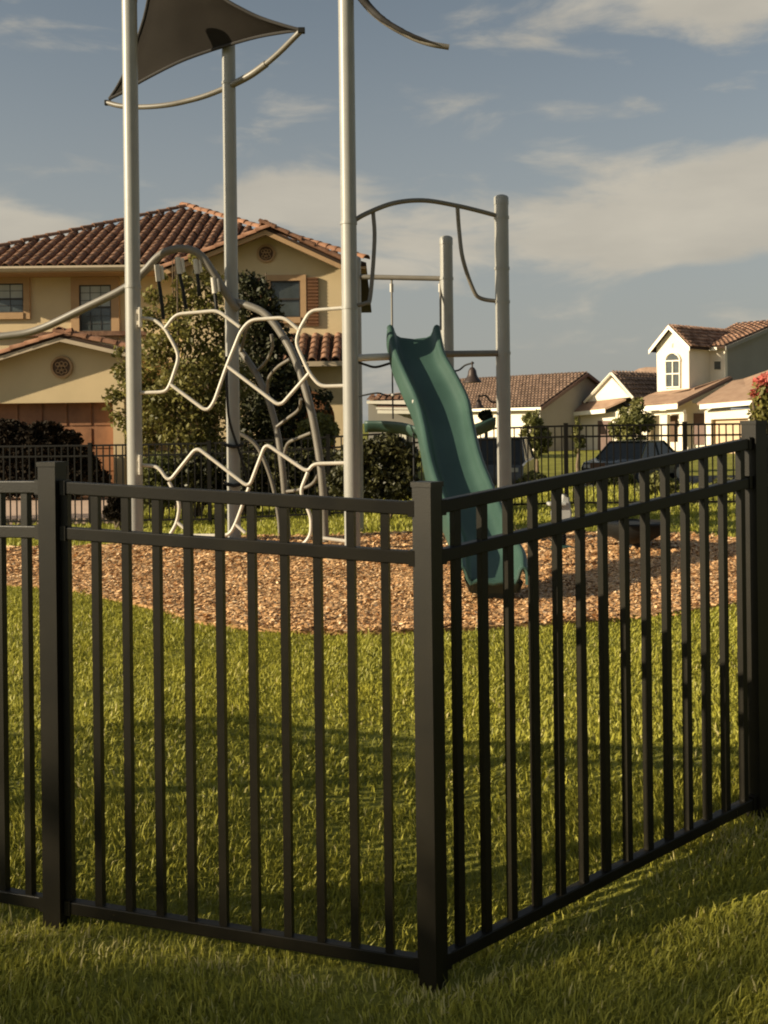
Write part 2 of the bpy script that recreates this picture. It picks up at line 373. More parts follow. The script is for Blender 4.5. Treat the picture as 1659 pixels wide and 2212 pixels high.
# lawn grass
def noise2(x, y):
    return (np.sin(x*2.3+1.7*np.sin(y*1.9))*np.sin(y*2.7+1.3*np.sin(x*2.1))+.6*np.sin(x*7.1+y*3.3)*np.sin(y*6.3-x*2.2)+.5*np.sin(x*17+2*np.sin(y*13))*np.sin(y*15+x*4))/2.1
NP = [Vector((-1.03, 3.30, .06)), Vector((.12, 3.02, 0)), Vector((1.34, 3.86, .16))]     # near fence posts
def dseg(x, y, a, b):
    dx, dy = b.x-a.x, b.y-a.y; t = np.clip(((x-a.x)*dx+(y-a.y)*dy)/(dx*dx+dy*dy), 0, 1)
    return np.hypot(x-a.x-t*dx, y-a.y-t*dy)
fence_ext = [Vector((-4.83, 4.72, 0)), NP[0], NP[1], NP[2], Vector((4.2, 5.83, 0))]
def blades(n, y0, y1, wid, ln, margin, seed, lean=.55, keep=None, power=1):
    r = np.random.default_rng(seed)
    y = y0+(y1-y0)*r.uniform(0, 1, n)**power; x = r.uniform(-1, 1, n)*(.37*y+margin)
    nz = noise2(x, y); k = r.uniform(-1.25, 1, n) < nz+.35
    k &= ~inside(x+r.normal(0, .04, n), y+r.normal(0, .05, n), mo)
    if keep is not None: k &= keep(x, y, r)
    x, y, nz = x[k], y[k], nz[k]; n = len(x)
    h = ln*r.uniform(.5, 1.35, n)*(1+.35*nz)*np.where(r.uniform(0, 1, n) < .03, 1.7, 1); w = wid*r.uniform(.7, 1.3, n)
    an = r.uniform(0, 2*np.pi, n)                      # facing
    le = np.abs(r.normal(0, lean, n))+.12
    swirl = 1.6*np.sin(x*1.7+y*.9)+1.2*np.sin(y*2.9-x)
    ld = np.where(r.uniform(0, 1, n) < .55, swirl+r.normal(0, .7, n), r.uniform(0, 2*np.pi, n))
    base = np.stack([x, y, gzv(x, y)-.004], 1)
    sd = np.stack([np.cos(an), np.sin(an), np.zeros(n)], 1)*w[:, None]/2
    dr = np.stack([np.cos(ld), np.sin(ld), np.zeros(n)], 1)
    mid = base+dr*(h*np.sin(le)*.38)[:, None]+np.array([0, 0, 1])*(h*.55*np.cos(le*.6))[:, None]
    tip = base+dr*(h*np.sin(le)*1.05)[:, None]+np.array([0, 0, 1])*(h*np.maximum(.25, np.cos(le*1.1)))[:, None]
    V = np.stack([base-sd, base+sd, mid-sd*.85, mid+sd*.85, tip], 1).reshape(-1, 3); b = np.arange(n)*5
    Fa = np.concatenate([np.stack([b, b+1, b+3], 1), np.stack([b, b+3, b+2], 1), np.stack([b+2, b+3, b+4], 1)])
    patch = .5+.35*nz
    df = np.min([dseg(x, y+.1, fence_ext[i], fence_ext[i+1]) for i in range(4)], axis=0); dryb = np.clip(1-df/.16, 0, 1)*r.uniform(0, .8, n)
    return V, Fa, np.repeat(np.clip(.45*r.uniform(0, 1, n)+.55*patch*r.uniform(.5, 1.2, n)+(r.uniform(0, 1, n) < .05)*.5+dryb, 0, 1), 5)
def thin(x, y, r):                                     # worn strip under the fence
    d = np.min([dseg(x, y+.06, fence_ext[i], fence_ext[i+1]) for i in range(4)], axis=0)
    d2 = d+.03*np.sin(x*9)+.02*np.sin(x*23)
    return (d2 > .06) | (r.uniform(0, 1, len(x)) < .55)
parts = [blades(200000, 1.9, 4.4, .0048, .038, .9, 3, lean=.75, keep=thin), blades(330000, 4.2, 10.9, .0095, .037, 1.0, 4, lean=.85, keep=thin, power=.75)]
off = 0; Vs = []; Fs = []; Cs = []
for v, f, c in parts: Vs.append(v); Fs.append(f+off); Cs.append(c); off += len(v)
raw('lawn_grass', np.concatenate(Vs), np.concatenate(Fs), M['grass_near'], kind='stuff', vals=np.concatenate(Cs))
offdrive = lambda x, y, r: ~((x < -4.55) & (y > 18.3))
v, f, c = blades(80000, 12.5, 26, .022, .07, 1.5, 5, keep=offdrive)
raw('far_lawn_grass', v, f, M['grass_far'], kind='stuff', vals=c)

# hard surfaces
def sheet(name, pts, m, dz=.02, **k):
    mb = MB(); mb.prism([Vector((x, y, gz(x, y)+dz)) for x, y in pts], (0, 0, -.12)); return mb.build(name, m, kind='structure')
sheet('driveway', [(-13, 18.6), (-4.75, 18.6), (-5.6, 24.35), (-13, 24.35)], M['concrete'], .10)
sheet('pavement', [(3.5, 24.5), (22, 24.5), (22, 26), (3.5, 26)], M['pale_concrete'], .04)
sheet('road', [(4.2, 34), (60, 34), (60, 41), (4.2, 41)], M['asphalt'], .012)
sheet('road_kerb', [(4.2, 33.75), (60, 33.75), (60, 33.95), (4.2, 33.95)], M['pale_concrete'], .12)
# ------------------------------------------------------------------ near fence
def fence(name, label, posts, heights, picket_t, mats, rails_z, post_w, pk_w, rail_h, rail_d, post_rot, th=None, group=None):
    """posts: ground points; picket_t: per section list of distances from the section's first post"""
    th = th or thing(name, label, 'fence', posts[0], group)
    pw = post_w
    pm = MB().bx(-pw/2, pw/2, -pw/2, pw/2, -.25, heights[0]-.012); pme = pm.mesh('post', mats)
    cm = MB().bx(-pw/2-.003, pw/2+.003, -pw/2-.003, pw/2+.003, 0, .014); cme = cm.mesh('post_cap', mats)
    for p, rz in zip(posts, post_rot):
        po = place('post', pme, th, p, Matrix.Rotation(rz, 4, 'Z'))
        c = bpy.data.objects.new('post_cap', cme); COL.objects.link(c); c.parent = po; c.location = (0, 0, heights[0]-.014)
    top = rails_z[0]; bot = rails_z[-1]
    kme = MB().bx(-pk_w/2, pk_w/2, -pk_w/2, pk_w/2, bot+.001, top-.004).mesh('picket', mats)
    for i in range(len(posts)-1):
        a, b = posts[i], posts[i+1]; d = (b-a); ln = Vector((d.x, d.y)).length; rz = math.atan2(d.y, d.x); sl = d.z/ln
        R = Matrix.Rotation(rz, 4, 'Z')
        for t in picket_t[i]:
            p = a+d*(t/ln); place('picket', kme, th, p, R)
        for z in rails_z:
            u = Vector((d.x, d.y, 0)).normalized(); nn = Vector((-u.y, u.x, 0)); mb = MB()
            g = pw/2+.002
            A = a+d*(g/ln)+Vector((0, 0, z)); B = b-d*(g/ln)+Vector((0, 0, z))
            if rail_d > pk_w+.002:
                mb.prism([A-nn*rail_d/2-Vector((0, 0, rail_h/2)), B-nn*rail_d/2-Vector((0, 0, rail_h/2)), B-nn*rail_d/2+Vector((0, 0, rail_h/2)), A-nn*rail_d/2+Vector((0, 0, rail_h/2))], nn*rail_d)
            rl_ = mb.build('rail', mats, th, bevel=.003 if rail_h > .03 else 0)
            if rail_h > .034:
                Rz_ = Matrix.Rotation(rz, 3, 'Z')
                for q_, sg in ((A, 1), (B, -1)):
                    MB().box(q_+u*(.011*sg), (.018, rail_d+.007, rail_h+.007), Rz_).build('bracket', mats, rl_)
    return th
H0 = 1.43
lp = NP[0]; dl = (Vector((.12, 3.02, 0))-lp); l1 = Vector((dl.x, dl.y)).length
# sections: far-left, left, corner, right, beyond right
u2 = Vector((-1, .374, 0)).normalized(); wl = [lp+u2*1.85+Vector((0, 0, -.02)), lp+u2*3.7+Vector((0, 0, -.04))]
u3 = Vector((.824, .567, 0)); wr = NP[2]+u3*1.48+Vector((0, 0, .03))
posts = [wl[1], wl[0], NP[0], NP[1], NP[2], wr]
sec1 = [.1*k for k in range(1, 18) ]
leftp = [1.75-.1*k for k in range(0, 17)]
midp = [.046]+[.148+.1013*k for k in range(10)]
rightp = [.1*k for k in range(1, 15)]
rots = [math.atan2(-u2.y, -u2.x)]*3+[math.radians(-35.3+0)+math.radians(0), math.atan2(u3.y, u3.x), math.atan2(u3.y, u3.x)]
rots[2] = math.radians(-18)
near = fence('picket_fence', 'dark bronze metal picket fence in the foreground, turning a corner on the grass', posts, [H0]*6,
      [leftp, leftp, midp, rightp, rightp], M['fence'], [1.352, 1.212, .060], .062, .0235, .038, .034, rots)

# ------------------------------------------------------------------ far fence
FP = []
for px in (-320, -62, 195, 452, 709, 966, 1223, 1480, 1737):
    d = 18.25-(px-195)/2300*.9*1.0
    x = W(px, 1000, d).x; FP.append(Vector((x, d, gz(x, d))))
fl = [(FP[i+1]-FP[i]).length for i in range(8)]
far = fence('boundary_fence', 'thin black picket fence along the back of the lawn, behind the climbing frame', FP, [1.42]*9,
      [[.113*k for k in range(1, int(l/.113)+1) if .113*k < l-.05] for l in fl], M['far_fence'], [1.37, 1.19, .08], .065, .020, .032, .026, [0.0]*9)

# ------------------------------------------------------------------ play structure
PB = W(770, 1190, 13.2)
ps = thing('climbing_frame', 'playground climbing frame with a green slide, tall grey posts and a brown shade sail', 'play structure', (PB.x, PB.y, 0))
def post(px, d, ytop, r, shape='dome'):
    x = W(px, 800, d).x; zt = W(px, ytop, d).z if ytop is not None else 7.2
    x2 = W(px, 800, d).x
    o = MB().tube([(x, d, -.3), (x2, d, zt-.05)], r, 28).build('post', M['post'], ps, smooth=True)
    MB().lathe((x2, d, zt-.05), [(r+.004, -.06), (r+.004, .03), (r*.9, .05), (r*.45, .068), (.002, .07)], 28).build('post_cap', M['post'], o, smooth=True)
    return Vector((x, d, 0))
P1 = post(289, 13.8, None, .098); P2 = post(502, 14.3, None, .09); P3 = post(757, 13.2, None, .098)
P4 = post(1087, 13.9, 424, .093); P5 = post(967, 15.3, 512, .092); P6 = post(771, 15.6, 556, .075)
def bar(name, pts, r, m, parent=ps, round_=.08, n=10, sm_=None):
    q = rounded([W(*p) for p in pts], round_) if not sm_ else spline([W(*p) for p in pts], sm_)
    return MB().tube(q, r, n).build(name, M[m], parent, smooth=True)
def collar(P, z, r, h=.09, m='post'):
    h = .035
    MB().lathe((P.x, P.y, z), [(r, -h/2), (r+.006, -h/2), (r+.006, h/2), (r, h/2)], 24).build('clamp', M[m], ps, smooth=True)
# arch over the slide, grab loops
a = bar('arch', [(757, 482, 13.2), (790, 462, 13.25), (850, 439, 13.35), (915, 433, 13.5), (985, 444, 13.65), (1040, 457, 13.8), (1087, 470, 13.9)], .03, 'arch_tube', sm_=6)
bar('grab_loop', [(806, 458, 13.3), (809, 520, 13.3), (800, 640, 13.25), (790, 655, 13.2), (757, 662, 13.2)], .027, 'arch_tube', sm_=5)
bar('grab_loop', [(988, 446, 13.65), (992, 500, 13.7), (1000, 560, 13.7), (1022, 625, 13.8), (1040, 645, 13.85), (1087, 652, 13.9)], .027, 'arch_tube', sm_=5)
for P, y in ((P4, 470), (P4, 580), (P4, 652), (P4, 763)): collar(P, W(1087, y, 13.9).z, .095, .05 if y == 580 else .09)
for P, y in ((P3, 482), (P3, 665)): collar(P, W(757, y, 13.2).z, .100, .05)
for y in (620,): collar(P1, W(289, y, 13.8).z, .100, .05)
for y in (180, 665): collar(P2, W(502, y, 14.3).z, .092, .06)
# cross bars
bar('cross_bar', [(771, 598, 15.6), (967, 602, 15.3)], .037, 'arch_tube')
collar(P5, W(967, 602, 15.3).z, .094, .12)
bar('cross_bar', [(757, 775, 13.2), (800, 772, 13.3), (848, 770, 13.45)], .045, 'white_tube', sm_=3)
bar('cross_bar', [(955, 765, 13.6), (1087, 763, 13.9)], .042, 'arch_tube')
bar('cross_bar', [(770, 781, 13.2), (790, 788, 13.4), (812, 793, 13.5), (845, 784, 13.6)], .016, 'black_bar', sm_=4)
for px, y0, y1 in ((846, 605, 712), (951, 605, 712)):
    d = 15.5 if px < 900 else 15.33
    o = bar('hanging_rod', [(px, y0, d), (px+1, y1, d-.3)], .016, 'arch_tube')
    MB().tube([W(px, y0+8, d), W(px, y0+26, d)], .028, 10).build('hook', M['clamp'], o, smooth=True)
bar('net_rope', [(847, 775, 15.2), (849, 905, 15.2)], .012, 'black_bar')
bar('net_rope', [(775, 856, 15.4), (815, 849, 15.3), (835, 855, 15.25), (849, 853, 15.2), (870, 851, 15.15), (905, 857, 15.1)], .012, 'black_bar', sm_=4)
MB().lathe(W(849, 853, 15.2), [(.004, -.03), (.03, -.01), (.03, .01), (.004, .03)], 12).build('rope_knot', M['clamp'], ps, smooth=True)
bar('net_rope', [(922, 1095, 11.9), (895, 1095, 14.2), (893, 935, 14.6)], .012, 'black_bar')
# bells on little brackets
for pts, bx_, by, d, s in (([(967, 802, 15.2), (990, 800, 15.0), (1005, 789, 14.9), (1023, 784, 14.8)], 1020, 785, 14.8, 1.0), ([(1087, 868, 14.2), (1062, 868, 14.3), (1050, 855, 14.3), (1036, 856, 14.3)], 1034, 857, 14.3, .55)):
    br = bar('bell_bracket', pts, .013, 'black_bar', sm_=5)
    c = W(bx_, by, d)
    MB().lathe(c, [(.004, .03), (.014, .02), (.01, -.05*s), (.03*s, -.06*s), (.055*s, -.1*s), (.065*s, -.16*s), (.085*s, -.2*s), (.13*s, -.25*s), (.135*s, -.265*s), (.1*s, -.262*s)], 20).build('bell', M['bell'], br, smooth=True)
# the big slide
rows = [(705, 846, 949, 13.6), (735, 852, 955, 13.42), (765, 860, 963, 13.2), (810, 880, 989, 12.8), (860, 903, 1013, 12.4), (910, 917, 1023, 12.0), (980, 931, 1040, 11.4), (1045, 950, 1066, 10.85), (1100, 974, 1090, 10.35), (1150, 994, 1110, 9.9), (1190, 1000, 1134, 9.5), (1225, 1003, 1138, 9.22)]
rp = spline([(*W(l, y, d), *(W(r, y, d)-Vector((.05, 0, 0)))) for y, l, r, d in rows], 6)
sec = []
nr = len(rp)
for k, q in enumerate(rp):
    Lp, Rp = Vector(q[:3]), Vector(q[3:]); w = (Rp-Lp); wd = w.length; wn = w.normalized()
    t = k/(nr-1); dep = .17 if t < .85 else .17-.05*(t-.85)/.15
    fl_ = .0 if t < .12 else .0
    base = [(-.060, -.26), (-.058, -.14), (-.052, -.035), (-.038, -.004), (-.018, .006), (0, -.004), (.014, -.03), (.028, -.08), (.055, -.13), (.11, -dep+.01), (.19, -dep), (wd/2, -dep-.01)]
    row = [Lp+wn*a_+Vector((0, 0, b_)) for a_, b_ in base]+[Rp-wn*a_+Vector((0, 0, b_)) for a_, b_ in base[:-1]][::-1]
    sec.append(row)
slide = MB().grid(sec).build('slide', M['slide'], ps, smooth=True)
sd = slide.modifiers.new('solid', 'SOLIDIFY'); sd.thickness = .014; sd.offset = -1
sb = slide.modifiers.new('sub', 'SUBSURF'); sb.levels = 1; sb.render_levels = 1
# entry hood lip, exit lip, foot
s0 = sec[0]; MB().tube([p+Vector((0, .01, .004)) for p in s0[2:-2]], .016, 8).build('slide_lip', M['slide'], slide, smooth=True)
s1 = sec[-1]; MB().tube([p+Vector((0, -.005, -.01)) for p in s1[1:-1]], .022, 8).build('slide_lip', M['slide'], slide, smooth=True)
c = (s1[7]+s1[-8])/2; fz = c.z
ft = MB()
ring = []
for z, hw, hd in ((fz-.07, .25, .24), (fz-.16, .22, .2), (.12, .15, .15), (.02, .135, .14), (-.06, .14, .15)):
    ring.append([Vector((c.x+.03+hw*cx, c.y+.28+hd*cy, z)) for cx, cy in ((-1, -.7), (-.8, -1), (.8, -1), (1, -.7), (1, .8), (.7, 1), (-.7, 1), (-1, .8), (-1, -.7))])
ft.grid(ring[::-1]).build('slide_foot', M['slide_dark'], slide, smooth=True)
for t_, h_ in ((.62, .0), ):
    q = sec[int(nr*t_)]
    MB().tube([(q[2].x+.05, q[2].y+.1, -.1), (q[2].x+.05, q[2].y+.1, q[2].z-.2)], .04, 14).build('slide_leg', M['white_tube'], slide, smooth=True)
for t_ in (.36, .70):
    row = sec[int(nr*t_)]
    MB().tube([p+Vector((0, -.004, .004)) for p in row[:12]]+[p+Vector((0, -.004, .004)) for p in row[12:]], .007, 6).build('slide_seam', M['slide'], slide, smooth=True)
    for p in (row[2], row[-3]): MB().lathe(p+Vector((0, 0, -.012)), [(.018, -.01), (.018, .022), (.01, .028)], 8).build('bolt', M['clamp'], slide)
# second green trough behind the slide
tr = spline([W(788, 914, 15.3), W(830, 914, 15.2), (W(870, 918, 15.0)), W(905, 928, 14.7), W(960, 936, 14.5), W(1020, 924, 14.3), W(1066, 906, 14.4)], 5)
rws = []
for p in tr:
    p = Vector(p); rws.append([p+Vector((0, math.cos(a_)*.24, .03+math.sin(a_)*(.12 if math.sin(a_) > 0 else .15))) for a_ in [math.pi*(1.0-k/11*1.0)+math.pi for k in range(12)]])
tro = MB().grid(rws).build('crawl_trough', M['slide'], ps, smooth=True)
m_ = tro.modifiers.new('solid', 'SOLIDIFY'); m_.thickness = .03; m_.offset = 0
# honeycomb climbing panel of white tube, between the left and middle post
def hd(px): return 13.78-(px-300)/445*.55
def HC(pts, dd=0): return [(x, y, hd(x)+dd) for x, y in pts]
tubes = [
 [(289, 686), (332, 689), (356, 708), (382, 756), (386, 775), (368, 830), (358, 847), (289, 849)],
 [(356, 710), (380, 679), (471, 671), (518, 706)],
 [(646, 713), (615, 686), (542, 691), (521, 713), (490, 790), (462, 870), (447, 889), (368, 830)],
 [(490, 790), (605, 878), (668, 806)],
 [(757, 664), (670, 671), (646, 713), (639, 741), (668, 806), (692, 835), (757, 833)],
 [(289, 1004), (341, 1007), (365, 1041), (425, 966), (538, 1053), (574, 958), (665, 1020), (677, 1002), (757, 1000)],
 [(365, 1041), (389, 1088), (383, 1128), (360, 1168)],
 [(383, 1128), (398, 1141)],
 [(538, 1053), (509, 1132), (495, 1157), (385, 1157)],
 [(509, 1132), (530, 1151)],
 [(665, 1020), (648, 1063), (672, 1115), (672, 1155), (655, 1178), (560, 1172)],
 [(676, 1160), (757, 1170)],
 [(289, 1155), (330, 1157)],
]
for tpts in tubes:
    q = rounded([W(*p) for p in HC(tpts)], .09, 5)
    MB().tube(q, .0235, 10).build('climbing_tube', M['white_tube'], ps, smooth=True)
for y in (686, 1004):
    for yy in (-12, 12):
        p = W(300, y+yy, 13.74); MB().box(p, (.07, .05, .06)).build('bracket', M['white_tube'], ps, bevel=.008)
    p = W(303, y, 13.72); MB().box(p, (.03, .1, .26)).build('bracket', M['white_tube'], ps, bevel=.008)
# big curved overhead beam
beam = bar('arch_beam', [(-160, 745, 14.8), (0, 727, 14.6), (80, 713, 14.5), (180, 667, 14.3), (270, 622, 14.15), (310, 588, 14.1), (345, 552, 14.05), (385, 537, 14.0), (428, 547, 14.0), (460, 588, 14.02), (497, 648, 14.1), (516, 668, 14.15)], .052, 'arch_tube', sm_=6, n=14)
for (x, y0, y1, x2, y2) in ((341, 572, 608, 353, 690), (386, 556, 592, 402, 668), (424, 560, 592, 430, 640), (462, 600, 634, 468, 680)):
    d = 14.0; h = MB(); h.tube([W(x-2, y0, d), W(x+2, y1, d)], .036, 10); h.tube([W(x+8, y0+2, d), W(x+11, y1-4, d)], .02, 8)
    ho = h.build('hand_grip', M['white_tube'], ps, smooth=True)
    MB().tube([W(x+2, y1, d), W((x+x2)/2+2, (y1+y2)/2, d-.03), W(x2, y2, d)], .024, 8).build('hanging_bar', M['black_bar'], ho, smooth=True)
# curved ladder
r1 = bar('ladder_rail', [(505, 652, 14.2), (535, 660, 14.1), (575, 680, 14.0), (612, 728, 13.9), (640, 782, 13.8), (668, 870, 13.7), (686, 960, 13.65), (697, 1050, 13.6), (703, 1170, 13.6)], .05, 'arch_tube', sm_=6, n=14)
r2 = bar('ladder_rail', [(505, 738, 14.6), (525, 765, 14.5), (552, 805, 14.4), (580, 865, 14.3), (598, 930, 14.25), (609, 1000, 14.2), (617, 1090, 14.2), (622, 1172, 14.2)], .045, 'arch_tube', sm_=6, n=14)
for pts in ([(548, 690, 14.1), (532, 712, 14.2), (524, 745, 14.4), (519, 762, 14.5)], [(586, 722, 13.95), (588, 752, 14.0), (574, 782, 14.2), (555, 801, 14.4)], [(626, 776, 13.8), (600, 793, 14.0), (580, 818, 14.2), (577, 850, 14.3)],
            [(650, 862, 13.75), (645, 885, 13.9), (620, 905, 14.1), (598, 922, 14.2)], [(672, 935, 13.7), (645, 946, 13.9), (622, 958, 14.1), (613, 985, 14.2)], [(690, 1020, 13.65), (675, 1045, 13.8), (645, 1058, 14.0), (616, 1062, 14.2)]):
    bar('rung', pts, .022, 'arch_tube', sm_=5)
# small arch and dark pod ladder behind the middle post
bar('small_arch', [(505, 935, 14.9), (530, 943, 14.9), (556, 965, 14.9), (577, 1010, 14.9), (592, 1060, 14.9), (602, 1120, 14.9), (605, 1160, 14.9)], .028, 'arch_tube', sm_=5)
s = bar('strap', [(489, 770, 14.1), (491, 860, 14.1), (497, 915, 14.1), (520, 985, 14.15), (537, 1050, 14.2)], .017, 'black_bar', sm_=4)
s = bar('strap', [(488, 800, 14.25), (499, 880, 14.25), (508, 960, 14.25), (500, 1050, 14.3)], .014, 'black_bar', sm_=4)
for y in (958, 1042):
    o = MB().grid([[W(x, y+6*math.sin((x-485)/40*math.pi)-dy, 14.1+k) for x in (485, 495, 505, 515, 525)] for k, dy in ((0, 0), (.12, 3))]).build('step', M['black_bar'], ps, smooth=True)
    o.modifiers.new('s', 'SOLIDIFY').thickness = .03
# shade sail with its curved spreader
arcp = [(233, 222, 15.0), (262, 229, 14.9), (309, 231, 14.75), (360, 227, 14.6), (405, 218, 14.5), (450, 205, 14.38), (500, 184, 14.25), (540, 163, 14.1), (575, 138, 13.9), (605, 112, 13.7), (633, 84, 13.5), (651, 66, 13.4)]
sail_arm = bar('spreader_tube', arcp, .036, 'arch_tube', sm_=4, n=12)
bar('spreader_sleeve', arcp[6:9], .046, 'arch_tube', parent=sail_arm, sm_=4, n=12)
for e in (arcp[0], arcp[-1]):
    MB().box(W(*e), (.09, .06, .07)).build('end_bracket', M['black_bar'], sail_arm, bevel=.006)
def P3d(*p): return np.array(W(*p))
E = spline([P3d(236, 214, 14.95), P3d(270, 197, 14.85), P3d(306, 175, 14.7), P3d(380, 137, 14.4), P3d(440, 114, 14.25), P3d(501, 95, 14.08), P3d(560, 79, 13.85), P3d(618, 69, 13.6), P3d(650, 65, 13.42)], 3)
Lc = spline([P3d(236, 214, 14.95), P3d(255, 185, 14.9), P3d(276, 142, 14.8), P3d(300, 75, 14.65), P3d(316, 20, 14.5), P3d(328, -60, 14.3), P3d(345, -260, 14.0)], 3)
Rc = spline([P3d(650, 65, 13.42), P3d(610, 54, 13.5), P3d(562, 38, 13.6), P3d(520, 18, 13.65), P3d(478, -8, 13.7), P3d(430, -60, 13.8), P3d(360, -260, 14.0)], 3)
ns = len(Lc); ne = len(E); rows_ = []
for a_ in range(ns):
    s_ = a_/(ns-1); row = []
    for b_ in range(ne):
        t_ = b_/(ne-1); lin0 = E[0]*(1-t_)+E[-1]*t_
        row.append(Vector(Lc[a_]*(1-t_)+Rc[a_]*t_+(E[b_]-lin0)*(1-s_)))
    rows_.append(row)
sail = MB().grid(rows_).build('shade_sail', M['sail'], ps, smooth=True)
sail.modifiers.new('solid', 'SOLIDIFY').thickness = .004
for cv in (E, Lc, Rc): MB().tube([Vector(p) for p in cv], .022, 8).build('sail_hem', M['sail_hem'], sail, smooth=True)
# right spreader with rolled fabric
rs_ = bar('spreader_tube', [(757, -30, 13.2), (790, 12, 13.2), (815, 36, 13.15), (845, 57, 13.1), (876, 74, 13.1), (905, 87, 13.05), (935, 96, 13.0), (970, 102, 13.0)], .034, 'arch_tube', sm_=5, n=12)
bar('fabric_roll', [(770, -20, 13.08), (800, 17, 13.08), (822, 38, 13.03), (850, 56, 13.0), (885, 74, 12.98), (945, 96, 12.96)], [.05, .05, .05, .05, .045, .045, .045, .045, .045, .04, .04, .04, .035, .035, .03, .03, .03, .03, .03, .025, .025, .02, .02, .015, .012, .01], 'sail_hem', parent=rs_, sm_=5)
# ------------------------------------------------------------------ foliage
def foliage(name, parent, m, clumps, n, leaf, seed, elong=1.9):
    r = np.random.default_rng(seed); C = []; 
    wts = np.array([c[3]*c[4]*c[5] for c in clumps])**.8; wts /= wts.sum(); cnt = r.multinomial(n, wts)
    for c, k in zip(clumps, cnt):
        v = r.normal(0, 1, (k, 3)); v /= np.linalg.norm(v, axis=1)[:, None]; rad = r.uniform(0, 1, k)**.45
        rad *= 1+.16*np.sin(v[:, 0]*7+c[0]*3)*np.sin(v[:, 2]*6+c[1])
        C.append(np.array(c[:3])+v*rad[:, None]*np.array(c[3:6]))
    C = np.concatenate(C); n = len(C)
    a = r.normal(0, 1, (n, 3)); a /= np.linalg.norm(a, axis=1)[:, None]
    b = r.normal(0, 1, (n, 3)); b -= a*(a*b).sum(1)[:, None]; b /= np.linalg.norm(b, axis=1)[:, None]
    s = leaf*r.uniform(.6, 1.4, n)[:, None]
    V = np.stack([C-a*s*elong/2, C+b*s/2, C+a*s*elong/2, C-b*s/2], 1).reshape(-1, 3)
    Fa = (np.arange(n)*4)[:, None]+np.arange(4)[None]
    return raw(name, V, Fa, m, parent=parent)
def crown_clumps(c, rad, k, cr, seed, squash=.8):
    r = np.random.default_rng(seed); out = []
    for i in range(k):
        v = r.normal(0, 1, 3); v /= np.linalg.norm(v); q = r.uniform(0, 1)**.5
        s = cr*r.uniform(.6, 1.3)
        out.append((c[0]+v[0]*q*rad[0], c[1]+v[1]*q*rad[1], c[2]+v[2]*q*rad[2], s, s, s*squash))
    return out
def tree(name, label, cat, base, clumps, n, leaf, m, seed, r0=.07, group=None, part='crown', trunks=1):
    t = thing(name, label, cat, base, group); b = Vector(base); r = np.random.default_rng(seed+50)
    tops = [Vector(c[:3]) for c in clumps]; zc = np.mean([p.z for p in tops]); zmin = min(p.z for p in tops)
    fork = b+Vector((0, 0, max(.3, (zmin-b.z)*.8)))
    mb = MB()
    for k in range(trunks):
        o = Vector((r.normal(0, .12), r.normal(0, .1), 0)) if trunks > 1 else Vector()
        f2 = Vector((b.x+o.x*2.5, b.y+o.y*2.5, zc))
        mb.tube([b+o-Vector((0, 0, .1)), (b+o+fork+o)/2+Vector((r.normal(0, .03), 0, 0)), fork+o*1.4, f2, Vector((f2.x, f2.y, max(p.z for p in tops)))], [r0*1.25, r0, r0*.85, r0*.55, r0*.15], 9)
    mb.build('trunk', M['bark'], t, smooth=True)
    lb = MB()
    for i in range(0, len(tops), max(1, len(tops)//14)):
        p = tops[i]; st = Vector((fork.x, fork.y, fork.z+(p.z-fork.z)*.35)); md = (st+p)/2+Vector((0, 0, .1))
        lb.tube([st, md, p], [r0*.4, r0*.25, r0*.08], 6)
    lb.build('limb', M['bark'], t, smooth=True)
    foliage(part, t, m, clumps, n, leaf, seed)
    return t
def PC(px, py, d, rx, ry=None, rz=None):      # clump centre seen at a pixel, radii in metres
    p = W(px, py, d); return (p.x, p.y, p.z, rx, ry or rx, rz or rx)
# light young oak before the left house
D = 21.5
cl = [PC(330, 640, D, .22), PC(325, 690, D, .28), PC(375, 660, D, .3), PC(395, 610, D, .22), PC(420, 640, D, .3), PC(440, 590, D+.3, .25), PC(470, 620, D, .3), PC(455, 680, D, .4),
      PC(395, 720, D-.2, .45), PC(340, 760, D, .42), PC(300, 830, D, .45), PC(262, 800, D, .2), PC(245, 855, D, .22), PC(260, 905, D, .24), PC(232, 880, D, .12), PC(255, 760, D+.2, .14), PC(330, 880, D-.2, .5), PC(400, 830, D-.3, .6),
      PC(460, 780, D, .5), PC(470, 880, D, .5), PC(400, 930, D-.2, .55), PC(310, 945, D, .4), PC(455, 970, D, .45), PC(350, 1010, D, .35), PC(500, 720, D+.2, .4), PC(500, 830, D+.3, .45), PC(420, 560, D+.2, .14), PC(355, 600, D, .12)]
b0 = W(385, 1090, D); tree('oak_tree', 'loose olive green young tree growing against the cream house wall', 'tree', (b0.x, D, 0), cl, 12500, .058, M['leaf_olive'], 21, .05, trunks=4)
# dark evergreen beside it
D = 23
cl = [PC(535, 610, D, .26), PC(560, 625, D, .3), PC(525, 660, D, .4), PC(575, 660, D, .35), PC(590, 690, D, .3), PC(555, 720, D, .45), PC(600, 740, D, .4), PC(560, 800, D, .6), PC(610, 820, D, .5), PC(640, 780, D, .25),
      PC(550, 900, D, .6), PC(610, 900, D, .55), PC(650, 860, D, .35), PC(520, 980, D, .5), PC(600, 980, D, .55), PC(660, 960, D, .4), PC(690, 900, D, .25), PC(700, 860, D, .2), PC(500, 590, D, .15)]
b0 = W(580, 1070, D); tree('evergreen_tree', 'dense dark evergreen tree hiding the left side of the shuttered window', 'tree', (b0.x, D, 0), cl, 14000, .062, M['leaf_dark'], 22, .09)
